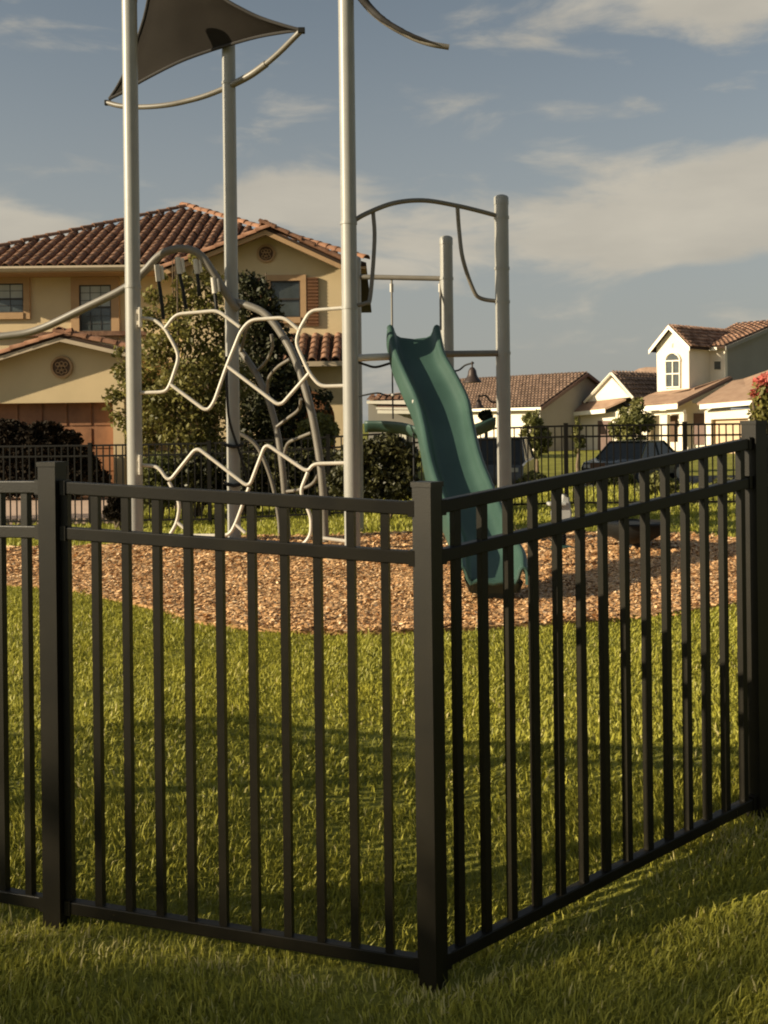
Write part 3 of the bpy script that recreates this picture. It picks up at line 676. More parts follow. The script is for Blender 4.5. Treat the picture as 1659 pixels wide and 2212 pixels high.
# shrubs along the fence and the house
def shrub(name, label, base, clumps, n, leaf, m, seed, group=None):
    t = thing(name, label, 'shrub', base, group); b = Vector(base)
    mb = MB(); r = np.random.default_rng(seed)
    for c in clumps[::max(1, len(clumps)//5)]:
        mb.tube([b+Vector((r.normal(0, .06), r.normal(0, .06), -.08)), (b+Vector(c[:3]))/2, Vector(c[:3])], [.03, .02, .008], 6)
    mb.build('stem', M['bark'], t, smooth=True); foliage('leaves', t, m, clumps, n, leaf, seed); return t
def base_of(px, d): x = W(px, 1000, d).x; return (x, d, gz(x, d))
shrub('garage_shrub', 'big dark rounded shrub standing before the brown garage door', base_of(90, 23),
      [PC(-60, 985, 23, .8, .6, .75), PC(10, 980, 23, .8, .6, .7), PC(75, 975, 23, .7, .6, .62), PC(130, 985, 23, .6, .5, .52), PC(172, 1005, 23, .42, .4, .42), PC(205, 1035, 23, .34, .4, .3), PC(60, 1030, 23, .9, .6, .45), PC(150, 1040, 23, .6, .6, .38), PC(228, 1058, 23, .2, .3, .14), PC(20, 925, 23, .4, .4, .2), PC(95, 925, 23, .4, .3, .16), PC(140, 940, 23, .3, .3, .12)],
      40000, .055, M['leaf_brown'], 31)
shrub('low_shrub', 'small dark shrub at the fence beside the leftmost grey post', base_of(252, 17.6), [PC(252, 1085, 17.6, .14, .15, .2), PC(240, 1105, 17.6, .12, .12, .14), PC(264, 1106, 17.6, .12, .12, .14)], 2600, .035, M['leaf_brown'], 32)
shrub('clipped_bush', 'rounded clipped bush with sunlit top beside the porch arch', base_of(685, 22.5), [PC(690, 915, 22.5, .32, .3, .22), PC(665, 930, 22.5, .25), PC(712, 930, 22.5, .2), PC(690, 950, 22.5, .33, .3, .2), PC(690, 1000, 22.5, .4, .3, .35)], 7000, .05, M['leaf_mid'], 33)
k = 0
for px, w_, top, lab in ((345, 60, 985, 'lighter hedge bush behind the fence, next to the leftmost post'), (430, 70, 975, 'hedge bush behind the fence below the olive tree'), (530, 65, 985, 'dark hedge bush behind the fence, seen past the middle post'),
                     (625, 60, 975, 'dark hedge bush behind the curved ladder'), (705, 55, 980, 'dark hedge bush just left of the thickest post')):
    d = 19.4; s_ = w_/2300*d*.55
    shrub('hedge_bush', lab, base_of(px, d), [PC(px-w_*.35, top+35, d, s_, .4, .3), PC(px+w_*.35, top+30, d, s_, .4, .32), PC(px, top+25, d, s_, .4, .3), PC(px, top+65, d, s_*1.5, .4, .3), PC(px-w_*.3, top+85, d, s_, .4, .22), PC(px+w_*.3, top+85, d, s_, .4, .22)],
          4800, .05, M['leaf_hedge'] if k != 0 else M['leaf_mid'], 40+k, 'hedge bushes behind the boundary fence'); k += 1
d = 16.9
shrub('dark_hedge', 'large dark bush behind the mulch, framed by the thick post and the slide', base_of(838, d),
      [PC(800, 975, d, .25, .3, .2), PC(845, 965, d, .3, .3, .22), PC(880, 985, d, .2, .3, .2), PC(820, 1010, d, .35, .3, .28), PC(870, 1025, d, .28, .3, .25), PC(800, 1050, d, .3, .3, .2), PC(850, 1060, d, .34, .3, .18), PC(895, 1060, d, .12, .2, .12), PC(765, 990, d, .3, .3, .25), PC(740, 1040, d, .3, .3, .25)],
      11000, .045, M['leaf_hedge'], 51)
# flowering shrub at the right edge
d = 20
t = thing('flowering_tree', 'red blossoming shrub at the right edge above the fence', 'tree', base_of(1660, d)); b = Vector(t.location)
mb = MB()
for px in (1625, 1645, 1668, 1690): mb.tube([b+Vector((0, 0, -.1)), W(px*.5+1648*.5, 980, d), W(px, 850, d)], [.05, .035, .012], 7)
mb.build('trunk', M['bark'], t, smooth=True)
foliage('leaves', t, M['leaf_olive'], [PC(1652, 860, d, .28, .3, .35), PC(1680, 880, d, .4), PC(1640, 900, d, .2), PC(1650, 920, d, .3), PC(1700, 900, d, .5)], 3800, .06, 61)
foliage('blossom', t, M['flower'], [PC(1645, 826, d, .15, .2, .10), PC(1668, 816, d, .2, .3, .10), PC(1634, 852, d, .1, .1, .12), PC(1652, 880, d, .12, .1, .14), PC(1656, 905, d, .12, .1, .1), PC(1690, 830, d, .4, .4, .2), PC(1650, 850, d, .12)], 3000, .055, 62)

# ------------------------------------------------------------------ left house
hb = thing('cream_house', 'two storey cream stucco house with terracotta barrel tile roofs, on the left', 'house', (W(400, 900, 26.5).x, 26.5, 0))
DM = 26.5
def XX(px, d, py=800): return W(px, py, d).x
def ZZ(px, py, d): return W(px, py, d).z
xL, xR = XX(-330, DM), XX(640, DM)
zE = ZZ(135, 585, 25.8)
wall = MB().bx(xL, xR, DM, DM+9.5, -.1, zE-.02).build('wall', M['stucco'], hb)
# roof: hipped, apex over pixel 405,450
AP = W(405, 452, 31.2); ye = 25.7; ze = zE+.10
slope = (AP.z-ze)/(AP.y-ye); pitch = math.atan(slope)
eL = Vector((AP.x-(AP.y-ye), ye, ze)); eR = Vector((AP.x+(AP.y-ye)-.2, ye, ze)); bL = Vector((eL.x, 36.7, ze)); bR = Vector((eR.x, 36.7, ze))
roof = MB(); roof.v = [eL, eR, bR, bL, AP, eL-Vector((0, 0, .08)), eR-Vector((0, 0, .08)), bR-Vector((0, 0, .08)), bL-Vector((0, 0, .08))]
roof.f = [(0, 1, 4), (1, 2, 4), (2, 3, 4), (3, 0, 4), (8, 7, 6, 5), (0, 5, 6, 1), (1, 6, 7, 2), (2, 7, 8, 3), (3, 8, 5, 0)]
roof = roof.build('roof', M['deck'], hb)
MB().bx(eL.x, eR.x, ye-.05, DM, ze-.16, ze-.10).build('soffit', M['trim'], hb)
gut = MB()
gut.prism([(eL.x, ye-.10, ze-.13), (eL.x, ye-.02, ze-.15), (eL.x, ye+.02, ze-.01), (eL.x, ye-.14, ze-.01), (eL.x, ye-.15, ze-.06)], (XX(520, ye)-eL.x, 0, 0)); gut.build('gutter', M['fascia'], hb)
# barrel tile
def barrel(ln, r0, r1, th=.02, seg=6):
    mb = MB(); rws = []
    for y, r in ((0, r0), (ln, r1)):
        rws.append([(math.cos(math.pi*k/seg)*r, y, math.sin(math.pi*k/seg)*r*.95) for k in range(seg+1)])
    b = len(mb.v)
    mb.grid(rws)
    inner = [(math.cos(math.pi*k/seg)*(r0-th), 0, math.sin(math.pi*k/seg)*(r0-th)*.95) for k in range(seg+1)]
    mb.grid([inner, rws[0]])
    return mb
tme = barrel(.44, .105, .085).mesh('tile', M['tile']); 
rme = barrel(.42, .115, .10).mesh('tile', M['rake_tile'])
for me in (tme, rme): me.polygons.foreach_set('use_smooth', [True]*len(me.polygons))
GP = W(573, 490, 25.0); gsl, gsr = .385, .47         # small gable ridge, its slopes left and right
Rp = Matrix.Rotation(pitch, 4, 'X')
nt_ = 0; spill = []
x = eL.x+.2; col = 0
while x < eR.x-.1:
    lim = min(x-eL.x, eR.x-x, AP.y-ye)
    k = 0
    while True:
        yl = ye-.06+k*.37*math.cos(pitch)
        if yl-ye > lim-.12: break
        z = ze+(yl-ye)*slope+.015
        gh = GP.z-(gsl*(GP.x-x) if x < GP.x else gsr*(x-GP.x))
        px = CX+F*x/yl
        if gh > z+.1 and yl > ye-.2: k += 1; continue
        if px > -60:
            jit = Matrix.Rotation(random.gauss(0, .02), 4, 'Z') @ Matrix.Rotation(-.03+random.gauss(0, .012), 4, 'X')
            p = Vector((x+random.gauss(0, .006), yl, z))
            if nt_ < 292: place('tile', tme, roof, p, Rp @ jit); nt_ += 1
            else: spill.append((p, Rp @ jit))
        k += 1
    x += .272
print('tiles', nt_, len(spill))
def merged(name, me, items, parent, m):
    mb = MB()
    vs_ = [v.co.copy() for v in me.vertices]; fs_ = [tuple(p.vertices) for p in me.polygons]
    for p, R in items:
        b = len(mb.v); mb.v += [R.to_3x3() @ v+p for v in vs_]; mb.f += [tuple(i+b for i in f) for f in fs_]
    o = mb.build(name, m, parent, smooth=True); o['kind'] = 'stuff'; return o
if spill: merged('roof_tiles', tme, spill, roof, M['tile'])
def line_tiles(me, a, b, parent, step=.36, up=.0, roll=0):
    a, b = Vector(a), Vector(b); d = (b-a); n = int(d.length/step); u = d.normalized()
    side = u.cross(Vector((0, 0, 1))).normalized(); w_ = side.cross(u)
    R = Matrix((side, u, w_)).transposed().to_4x4()
    for k in range(n+1):
        place('tile', me, parent, a+u*(k*step)+w_*(up+random.gauss(0, .004)), R @ Matrix.Rotation(-.035+random.gauss(0, .01), 4, 'X') @ Matrix.Rotation(random.gauss(0, .015), 4, 'Z'))
line_tiles(rme, eR+Vector((0, 0, .03)), AP+Vector((0, 0, .03)), roof, up=.05)
line_tiles(tme, W(-40, 590, 25.9)+Vector((0, 0, .4)) if False else eL.lerp(AP, .12)+Vector((0, 0, .03)), AP+Vector((0, 0, .03)), roof, up=.05)
# front gable
gy = 25.5
def gz_at(x): return GP.z-(gsl*(GP.x-x) if x < GP.x else gsr*(x-GP.x))
gxl, gxr = XX(395, gy), XX(752, gy)
gab = MB().prism([(gxl, gy, 2.4), (gxr, gy, 2.4), (gxr, gy, gz_at(gxr)-.10), (GP.x, gy, GP.z-.10), (gxl, gy, gz_at(gxl)-.10)], (0, DM-gy+.8, 0)).build('gable_wall', M['stucco'], hb)
oxl, oxr = XX(352, 25.0), XX(766, 25.0)
def slope_deck(name, pa, pb, y0, y1, th=.07, parent=hb, m='deck'):
    return MB().prism([(pa[0], y0, pa[1]), (pb[0], y0, pb[1]), (pb[0], y0, pb[1]-th), (pa[0], y0, pa[1]-th)], (0, y1-y0, 0)).build(name, M[m], parent)
gr = slope_deck('gable_roof', (oxl, gz_at(oxl)), (GP.x-.001, GP.z), 25.0, 28.5)
gr2 = slope_deck('gable_roof', (GP.x+.001, GP.z), (oxr, gz_at(oxr)), 25.0, 28.5)
for pa, pb in (((oxl, gz_at(oxl)-.075), (GP.x-.001, GP.z-.075)), ((GP.x+.001, GP.z-.075), (oxr, gz_at(oxr)-.075))):
    slope_deck('rake_board', pa, pb, 24.99, 25.06, .11, hb, 'trim')
line_tiles(rme, (oxr, 25.02, gz_at(oxr)+.02), (GP.x+.1, 25.02, GP.z-.02), gr2, .34, .03)
line_tiles(rme, (oxr, 25.24, gz_at(oxr)+.02), (GP.x+.1, 25.24, GP.z-.02), gr2, .34, .03)
line_tiles(rme, (oxl, 25.02, gz_at(oxl)-.03), (GP.x-.1, 25.02, GP.z-.08), gr, .34, .0)
line_tiles(rme, (GP.x, 24.95, GP.z+.03), (GP.x, 28, GP.z+.03), gr, .36, .03)
for sx in (1, -1):      # field tiles behind the rake, seen end-on
    x = GP.x+sx*.25
    while (x < oxr-.05 if sx > 0 else x > oxl+.05):
        items = 0
        for k in range(4):
            pass
        x += sx*.27
def round_vent(c, r, parent):
    v = MB().lathe((0, 0, 0), [(r+.05, 0), (r+.05, .05), (r, .06), (r, .02), (.01, .02)], 24); v.v = [Vector((p.x, -p.z, p.y))+Vector(c) for p in v.v]; v.v = [p for p in v.v]
    o = v.build('vent', M['trim'], parent, smooth=False)
    g = MB().lathe((0, 0, 0), [(r-.005, .022), (r-.005, .03), (.01, .03)], 24); g.v = [Vector((p.x, -p.z, p.y))+Vector(c) for p in g.v]; g.build('vent_opening', M['shade_dark'], o)
    q = MB()
    for sx, sz in ((-.4, -.45), (0, -.6), (.4, -.45), (-.2, -.1), (.2, -.1), (0, .4), (-.45, .3), (.45, .3)):
        pts = [Vector((sx*r+.22*r*math.cos(a_), -.045, sz*r+.22*r*math.sin(a_))) for a_ in [2*math.pi*k/8 for k in range(9)]]
        q.tube([p+Vector(c) for p in pts], .012, 5)
    q.build('vent_grille', M['trim'], o)
round_vent(W(575, 548, gy), .17, hb); 
# windows
def window(parent, x0, x1, z0, z1, y, trim=.14, mid=None, cols=3, rows=4, sill=True, top_dark=False, shade='blind', trimL=True, trimR=True):
    f = MB(); T = trim
    if trimL: f.bx(x0-T, x0, y-.07, y+.001, z0-T, z1+T)
    if trimR: f.bx(x1, x1+T, y-.07, y+.001, z0-T, z1+T)
    f.bx(x0, x1, y-.07, y+.001, z1, z1+T); f.bx(x0, x1, y-.09, y+.001, z0-T, z0)
    w_ = MB().bx(x0+.03, x1-.03, y-.012, y-.002, z0+.03, z1-.03).build('window', M['glass'], parent)
    f.build('window_frame', M['trim'], w_)
    s_ = MB(); e = .03
    s_.bx(x0, x0+e, y-.045, y-.002, z0, z1); s_.bx(x1-e, x1, y-.045, y-.002, z0, z1); s_.bx(x0+e, x1-e, y-.045, y-.002, z1-e, z1); s_.bx(x0+e, x1-e, y-.045, y-.002, z0, z0+e)
    zm = mid if mid else (z0+z1)/2
    s_.bx(x0+e, x1-e, y-.05, y-.013, zm-.02, zm+.02); s_.build('sash', M['sash'], w_)
    if shade: MB().bx(x0+e+.002, x1-e-.002, y-.018, y-.013, zm+.021, z1-e-.001).build('pane', M[shade], w_)
    q = MB()
    for k in range(1, cols): xx = x0+(x1-x0)*k/cols; q.bx(xx-.006, xx+.006, y-.025, y-.0135, z0+e+.001, zm-.0205); q.bx(xx-.006, xx+.006, y-.028, y-.0185, zm+.0215, z1-e-.0015)
    for k in range(1, rows):
        zz = z0+(z1-z0)*k/rows
        if abs(zz-zm) > .05: q.bx(x0+e+.001, x1-e-.001, y-.0262, y-.0192, zz-.006, zz+.006)
    q.build('muntin', M['sash'], w_)
    return w_
window(hb, XX(-35, DM), XX(54, DM), ZZ(20, 676, DM), ZZ(20, 613, DM), DM, .16, ZZ(20, 646, DM), 3, 4)
window(hb, XX(174, DM), XX(243, DM), ZZ(208, 716, DM), ZZ(208, 616, DM), DM, .2, ZZ(208, 664, DM), 3, 6)
w_ = window(hb, XX(587, gy), XX(651, gy), ZZ(619, 686, gy), ZZ(619, 607, gy), gy, .14, None, 1, 1, shade=None)
sh = MB().bx(XX(664, gy), XX(690, gy), gy-.06, gy-.003, ZZ(677, 704, gy), ZZ(677, 600, gy)).build('shutter', M['shutter'], hb)
sh2 = MB().bx(XX(548, gy), XX(573, gy), gy-.06, gy-.003, ZZ(677, 704, gy), ZZ(677, 600, gy)).build('shutter', M['shutter'], hb)
q = MB()
for k in range(14):
    zz = ZZ(677, 704, gy)+.05+k*(ZZ(677, 600, gy)-ZZ(677, 704, gy)-.1)/13
    q.box(((XX(664, gy)+XX(690, gy))/2, gy-.066, zz), (XX(690, gy)-XX(664, gy)-.06, .012, .05), Matrix.Rotation(.4, 3, 'X'))
q.build('shutter_louvre', M['shutter'], sh)
# porch with arch and its small tiled roof
py_ = 24.5
zt = ZZ(730, 782, py_); ar = W(718, 846, py_); axl, axr = XX(560, py_), XX(722, py_); xr_ = XX(752, py_); xl_ = XX(470, py_)
cxm = (axl+axr)/2; ra = (axr-axl)/2; zs = ZZ(700, 905, py_); zc = ZZ(700, 838, py_)-zs
pts = [(xl_, -.1), (xl_, zt), (xr_, zt), (xr_, -.1), (axr, -.1)]+[(cxm+ra*math.cos(a_), zs+zc*math.sin(a_)) for a_ in [math.pi*k/16 for k in range(17)]]+[(axl, -.1)]
MB().prism([(x_, py_, z_) for x_, z_ in pts], (0, .3, 0)).build('porch_wall', M['stucco'], hb)
MB().bx(xl_, XX(752, 25.49), 25.49, 25.6, -.1, 2.5).build('porch_back_wall', M['shutter'], hb)
MB().bx(xr_-.25, xr_-.001, py_+.301, 25.6, -.1, zt).build('porch_side_wall', M['stucco'], hb)
pe = Vector((0, 23.95, ZZ(700, 779, 23.95))); pt = Vector((0, 25.49, ZZ(700, 727, 25.49))); psl = (pt.z-pe.z)/(pt.y-pe.y); pa_ = math.atan(psl)
xe = XX(764, 24)
prf = MB().prism([(xl_, pe.y, pe.z), (xl_, pt.y, pt.z), (xl_, pt.y, pt.z-.1), (xl_, pe.y, pe.z-.1)], (xe-xl_, 0, 0)).build('porch_roof', M['deck'], hb)
MB().bx(xl_, xe, pe.y-.12, pe.y-.005, pe.z-.13, pe.z-.02).build('gutter', M['fascia'], hb)
x = xe-.12; Rq = Matrix.Rotation(pa_, 4, 'X')
while x > XX(600, 24):
    for k in range(5):
        yl = pe.y-.06+k*.36*math.cos(pa_)
        if yl < pt.y-.2: place('tile', tme, prf, (x+random.gauss(0, .006), yl, pe.z+(yl-pe.y)*psl+.015), Rq @ Matrix.Rotation(-.03, 4, 'X'))
    x -= .272
# garage wing
DG = 24.0
gxR = XX(267, DG); gxL = XX(-330, DG); gp = W(130, 722, DG-.35); gdl, gdr = .30, .24
def ggz(x): return gp.z-(gdl*(gp.x-x) if x < gp.x else gdr*(x-gp.x))
dx0, dx1, dzt = XX(-250, DG), XX(243, DG), ZZ(130, 870, DG)
MB().prism([(x_, DG, z_) for x_, z_ in [(gxL, -.1), (gxL, ggz(gxL)-.1), (gp.x, gp.z-.1), (gxR, ggz(gxR)-.1), (gxR, -.1), (dx1, -.1), (dx1, dzt), (dx0, dzt), (dx0, -.1)]], (0, .38, 0)).build('garage_wall', M['stucco'], hb)
MB().bx(gxR-.25, gxR-.001, DG+.381, DM-.001, -.1, ggz(gxR)-.1).build('garage_side_wall', M['stucco'], hb)
gd = MB().bx(dx0, dx1, DG+.385, DG+.44, -.05, dzt+.25).build('garage_door', M['door_wood'], hb)
q = MB(); nx_ = 12
for k in range(nx_):
    a_ = dx1-(k+1)*.56+.035; b_ = dx1-k*.56-.035
    for z0, z1 in ((.04, .5), (.57, 1.02), (1.09, 1.54), (1.61, 2.3)):
        MB().bx(max(a_, dx0), b_, DG+.362, DG+.384, z0, min(z1, dzt+.2)).build('door_panel', M['door_wood'], gd)
    if a_ < dx0: break
gxo = XX(283, 23.6)
ga = slope_deck('garage_roof', (gp.x+.001, gp.z), (gxo, ggz(gxo)), DG-.38, DM-.001, .07)
gb_ = slope_deck('garage_roof', (gxL, ggz(gxL)), (gp.x-.001, gp.z), DG-.38, DM-.001, .07)
for pa, pb in (((gp.x+.001, gp.z-.075), (gxo, ggz(gxo)-.075)), ((gxL, ggz(gxL)-.075), (gp.x-.001, gp.z-.075))):
    slope_deck('rake_board', pa, pb, DG-.39, DG-.32, .09, hb, 'fascia')
for yy, up in ((DG-.33, .02), (DG-.08, .05), (DG+.2, .05), (DG+.5, .05)):
    line_tiles(tme if yy > DG-.3 else rme, (gxo, yy, ggz(gxo)+.02), (gp.x+.05, yy, gp.z), ga, .34, up)
line_tiles(rme, (XX(-120, DG), DG-.33, ggz(XX(-120, DG))-.03), (gp.x-.1, DG-.33, gp.z-.04), gb_, .34, 0)
line_tiles(rme, (gp.x, DG-.42, gp.z+.03), (gp.x, DM-.4, gp.z+.03), ga, .36, .03)
round_vent(W(134, 793, DG), .2, hb)
MB().bx(gxL, gxR-.001, DM-.16, DM-.002, ZZ(200, 722, DM)-.05, ZZ(200, 722, DM)+.06).build('flashing', M['tile'], hb)

# ------------------------------------------------------------------ houses beyond the lawn, right
PH = math.radians(50)
tv = Vector((math.cos(PH), -math.sin(PH), 0)); bv = Vector((math.sin(PH), math.cos(PH), 0))
O3 = Vector((20.6, 72, 0))
def LP(a, b, z): return O3+tv*a+bv*b+Vector((0, 0, z))
def fpl(px, py, b, O=O3): return hit(px, py, O+bv*b, bv)         # on a front-facing plane
def spl(px, py, a, O=O3): return hit(px, py, O+tv*a, tv)         # on a side-facing plane
def fpoly(name, pts, b, th, m, parent, O=O3, **k): return MB().prism([fpl(x, y, b, O) for x, y in pts], bv*th).build(name, M[m], parent, **k)
def rect(x0, y0, x1, y1): return [(x0, y1), (x1, y1), (x1, y0), (x0, y0)]
def local(p, O=O3): q = p-O; return q.dot(tv), q.dot(bv)
wh = thing('white_house', 'white two storey house with an arched window in its narrow gabled tower, on the right', 'house', (O3.x, O3.y, 0))
fpoly('tower_wall', [(1420, 862), (1489, 862), (1488, 748), (1449, 712), (1418, 750)], 0, .3, 'white_wall', wh)
aR = local(fpl(1488, 800, 0))[0]; aL = local(fpl(1418, 800, 0))[0]
bS = local(spl(1534, 780, aR))[1]
MB().prism([LP(aR-.001, .301, 2.5), LP(aR-.001, bS, 2.5), LP(aR-.001, bS, 6.5), LP(aR-.001, .301, 6.5)], -tv*.3).build('tower_side_wall', M['white_wall'], wh)
zeave = fpl(1488, 747, 0).z; zpk = fpl(1449, 705, 0).z+.05; am = (aL+aR)/2
rl = 10.0; ov = .35
def roof_slab(name, corners, th, m, parent): 
    return MB().prism(corners, Vector((0, 0, -th))).build(name, M[m], parent)
tr_ = roof_slab('tower_roof', [LP(aR+ov, -ov, zeave-.12), LP(aR+ov, rl, zeave-.12), LP(am, rl, zpk), LP(am, -ov, zpk)], .12, 'deck', wh)
tl_ = roof_slab('tower_roof', [LP(am-.001, -ov, zpk), LP(am-.001, rl, zpk), LP(aL-ov, rl, zeave-.15), LP(aL-ov, -ov, zeave-.15)], .12, 'deck', wh)
def tile_field(p00, p10, p01, p11, parent, m, colw=.3, ex=.38, r=.12):
    """p00->p10 along the eave, p00->p01 up the slope"""
    p00, p10, p01, p11 = map(Vector, (p00, p10, p01, p11))
    nc = max(2, int((p10-p00).length/colw)); nrw = max(2, int(max((p01-p00).length, (p11-p10).length)/ex)); mb = MB()
    up = (p10-p00).cross(p01-p00).normalized()
    if up.z < 0: up = -up
    for c in range(nc):
        s0 = (c+.5)/nc; A = p00.lerp(p10, s0); B = p01.lerp(p11, s0); d = (B-A); l = d.length
        if l < .15: continue
        u = d.normalized(); sd_ = u.cross(up); n_ = max(1, int(l/ex))
        for k in range(n_):
            q = A+d*(k/n_)+up*.02; e = A+d*((k+1.12)/n_)+up*.0; b = len(mb.v)
            h = r*random.uniform(.85, 1.1)
            for P_, rr, lift in ((q, h, .05), (e, h*.85, .0)):
                for an in (0, .25, .5, .75, 1): mb.v.append(P_+sd_*math.cos(an*math.pi)*rr+up*(math.sin(an*math.pi)*rr*.8+lift))
            mb.f += [(b+i_, b+i_+1, b+i_+6, b+i_+5) for i_ in range(4)]+[(b, b+1, b+2, b+3, b+4)]
    o = mb.build('roof_tiles', M[m], parent, smooth=False); o['kind'] = 'stuff'; return o
Z = Vector((0, 0, .02))
tile_field(LP(aR+ov, -ov, zeave-.12)+Z, LP(aR+ov, rl, zeave-.12)+Z, LP(am, -ov, zpk)+Z, LP(am, rl, zpk)+Z, tr_, 'far_tile')
tile_field(LP(aL-ov, -ov, zeave-.15)+Z, LP(aL-ov, 3, zeave-.15)+Z, LP(am, -ov, zpk)+Z, LP(am, 3, zpk)+Z, tl_, 'far_tile')
for s_, aa, ze_ in ((1, aR+ov, zeave-.12), (-1, aL-ov, zeave-.15)):
    MB().prism([LP(am, -ov-.06, zpk+.02), LP(aa, -ov-.06, ze_+.02), LP(aa, -ov-.06, ze_-.26), LP(am, -ov-.06, zpk-.26)], bv*.05).build('rake_board', M['white_paint'], wh)
# arched tower window
wy = -.02
gl = fpoly('window', [(1440, 835), (1466, 834), (1466, 777), (1461, 768), (1453, 764), (1445, 768), (1439, 777)], -.06, .05, 'glass', wh)
fr = MB()
for a0, a1 in (((1438, 839), (1437, 776)), ((1468, 838), (1468, 776)), ((1453, 836), (1453, 779)), ((1438, 837), (1468, 836)), ((1438, 808), (1468, 807)), ((1437, 780), (1469, 779))):
    fr.tube([fpl(*a0, -.1), fpl(*a1, -.1)], .05, 6)
fr.tube([fpl(1437+32*(.5-.5*math.cos(t_)), 779-17*math.sin(t_), -.1) for t_ in [math.pi*k/10 for k in range(11)]], .05, 6)
fr.build('window_frame', M['white_paint'], gl)
fpoly('niche', [(1452, 742), (1455, 742), (1454, 751), (1451, 751)], -.01, .012, 'grey_wall', wh)
# block beside the tower and the long side wall
b1 = bS; a1 = local(fpl(1566, 780, b1))[0]
MB().prism([LP(aR-.3, b1+.001, 2.5), LP(a1, b1+.001, 2.5), LP(a1, b1+.001, fpl(1550, 750, b1).z), LP(aR-.3, b1+.001, fpl(1550, 750, b1).z)], bv*.3).build('upper_wall', M['white_wall'], wh)
wn = fpoly('window', rect(1543, 781, 1556, 798), b1-.04, .04, 'glass', wh); fpoly('window_frame', rect(1543, 778, 1556, 780), b1-.08, .05, 'white_paint', wn)
zt0 = spl(1566, 744, a1).z; zt1 = spl(1660, 704, a1).z; b2 = local(spl(1660, 704, a1))[1]
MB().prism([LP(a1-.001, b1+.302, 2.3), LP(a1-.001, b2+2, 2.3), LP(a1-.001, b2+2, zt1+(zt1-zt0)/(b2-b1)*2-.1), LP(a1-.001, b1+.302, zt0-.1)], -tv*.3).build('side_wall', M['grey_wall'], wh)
sl_ = (zt1-zt0)/(b2-b1)
mr = roof_slab('main_roof', [LP(a1+.35, b1-.5, zt0-.5*sl_), LP(a1+.35, b2+2, zt1+2*sl_), LP(-2.6, b2+2, zt1+2*sl_), LP(-1.2, b1-.5, zt0-.5*sl_)], .15, 'deck', wh)
tile_field(LP(-1.2, b1-.5, zt0-.5*sl_)+Z, LP(a1+.35, b1-.5, zt0-.5*sl_)+Z, LP(-2.6, b2+2, zt1+2*sl_)+Z, LP(a1+.35, b2+2, zt1+2*sl_)+Z, mr, 'far_tile', .34, .5)
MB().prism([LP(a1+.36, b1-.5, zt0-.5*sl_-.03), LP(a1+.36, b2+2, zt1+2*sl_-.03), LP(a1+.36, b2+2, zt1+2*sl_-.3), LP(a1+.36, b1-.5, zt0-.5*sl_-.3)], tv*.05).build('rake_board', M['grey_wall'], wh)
fpoly('fascia', rect(1526, 750, 1548, 757), b1-.5, .06, 'white_paint', wh)
# entry roof in front of the tower
def poly3(name, pts, m, parent, th=.14):
    c_ = sum((Vector(p) for p in pts), Vector())/len(pts); mb = MB(); b = 0
    mb.v = [c_]+[Vector(p) for p in pts]+[Vector(p)-Vector((0, 0, th)) for p in pts]; n = len(pts)
    mb.f = [(0, i_+1, (i_+1) % n+1) for i_ in range(n)]+[(i_+1, n+i_+1, n+(i_+1) % n+1, (i_+1) % n+1) for i_ in range(n)]+[tuple(range(2*n, n, -1))]
    return mb.build(name, M[m], parent)
bf = -2.2
poly3('entry_roof', [fpl(1376, 866, bf), fpl(1396, 874, bf), fpl(1463, 869, bf), spl(1579, 812, 1.6), fpl(1500, 838, 0), fpl(1420, 846, 0), fpl(1400, 853, -.2)], 'shingle', wh)
fpoly('fascia', [(1390, 888), (1463, 883), (1463, 872), (1390, 877)], bf-.05, .06, 'white_paint', wh)
MB().prism([fpl(1463, 872, bf-.1), spl(1581, 815, 1.65), spl(1581, 821, 1.65), fpl(1463, 879, bf-.1)], tv*.06).build('rake_board', M['brown_door'], wh)
fpoly('beam', [(1396, 899), (1476, 893), (1476, 885), (1396, 889)], bf+.5, .3, 'white_wall', wh)
for x0, x1 in ((1428, 1441), (1467, 1477)): fpoly('column', [(x0, 985), (x1, 985), (x1, 893), (x0, 895)], bf+.5, .35, 'white_wall', wh)
fpoly('window', [(1441, 955), (1463, 955), (1463, 897), (1441, 898)], bf+1.6, .08, 'shade_dark', wh)
fpoly('entry_wall', [(1380, 985), (1545, 985), (1545, 876), (1480, 868), (1380, 880)], .31, .3, 'white_wall', wh)
fpoly('front_door', rect(1498, 893, 1524, 960), .18, .1, 'brown_door', wh)
# garage wing roof and wall
bg = -3.2
poly3('garage_roof', [fpl(1506, 870, bg), fpl(1513, 872, bg), fpl(1616, 864, bg), fpl(1700, 858, bg), fpl(1710, 792, 1.5), fpl(1660, 799, 1.5), fpl(1606, 818, 1.5), fpl(1583, 822, 1.2)], 'shingle', wh)
fpoly('fascia', [(1511, 884), (1700, 868), (1700, 859), (1511, 874)], bg-.06, .06, 'white_paint', wh)
fpoly('garage_wall', [(1528, 985), (1536, 985), (1536, 906), (1616, 903), (1616, 985), (1720, 985), (1720, 878), (1528, 888)], bg+.5, .3, 'white_wall', wh)
gd2 = fpoly('garage_door', [(1536, 985), (1616, 985), (1616, 902), (1536, 905)], bg+.81, .05, 'garage_beige', wh)
MB().prism([hit(1478, 958, O3+tv*aR, tv) if False else fpl(1528, 965, bg+.81), fpl(1528, 888, bg+.81), LP(local(fpl(1528, 900, bg+.81))[0], .3, 3.0), LP(local(fpl(1528, 900, bg+.81))[0], .3, -.9)], -tv*.2).build('garage_side_wall', M['white_wall'], wh)
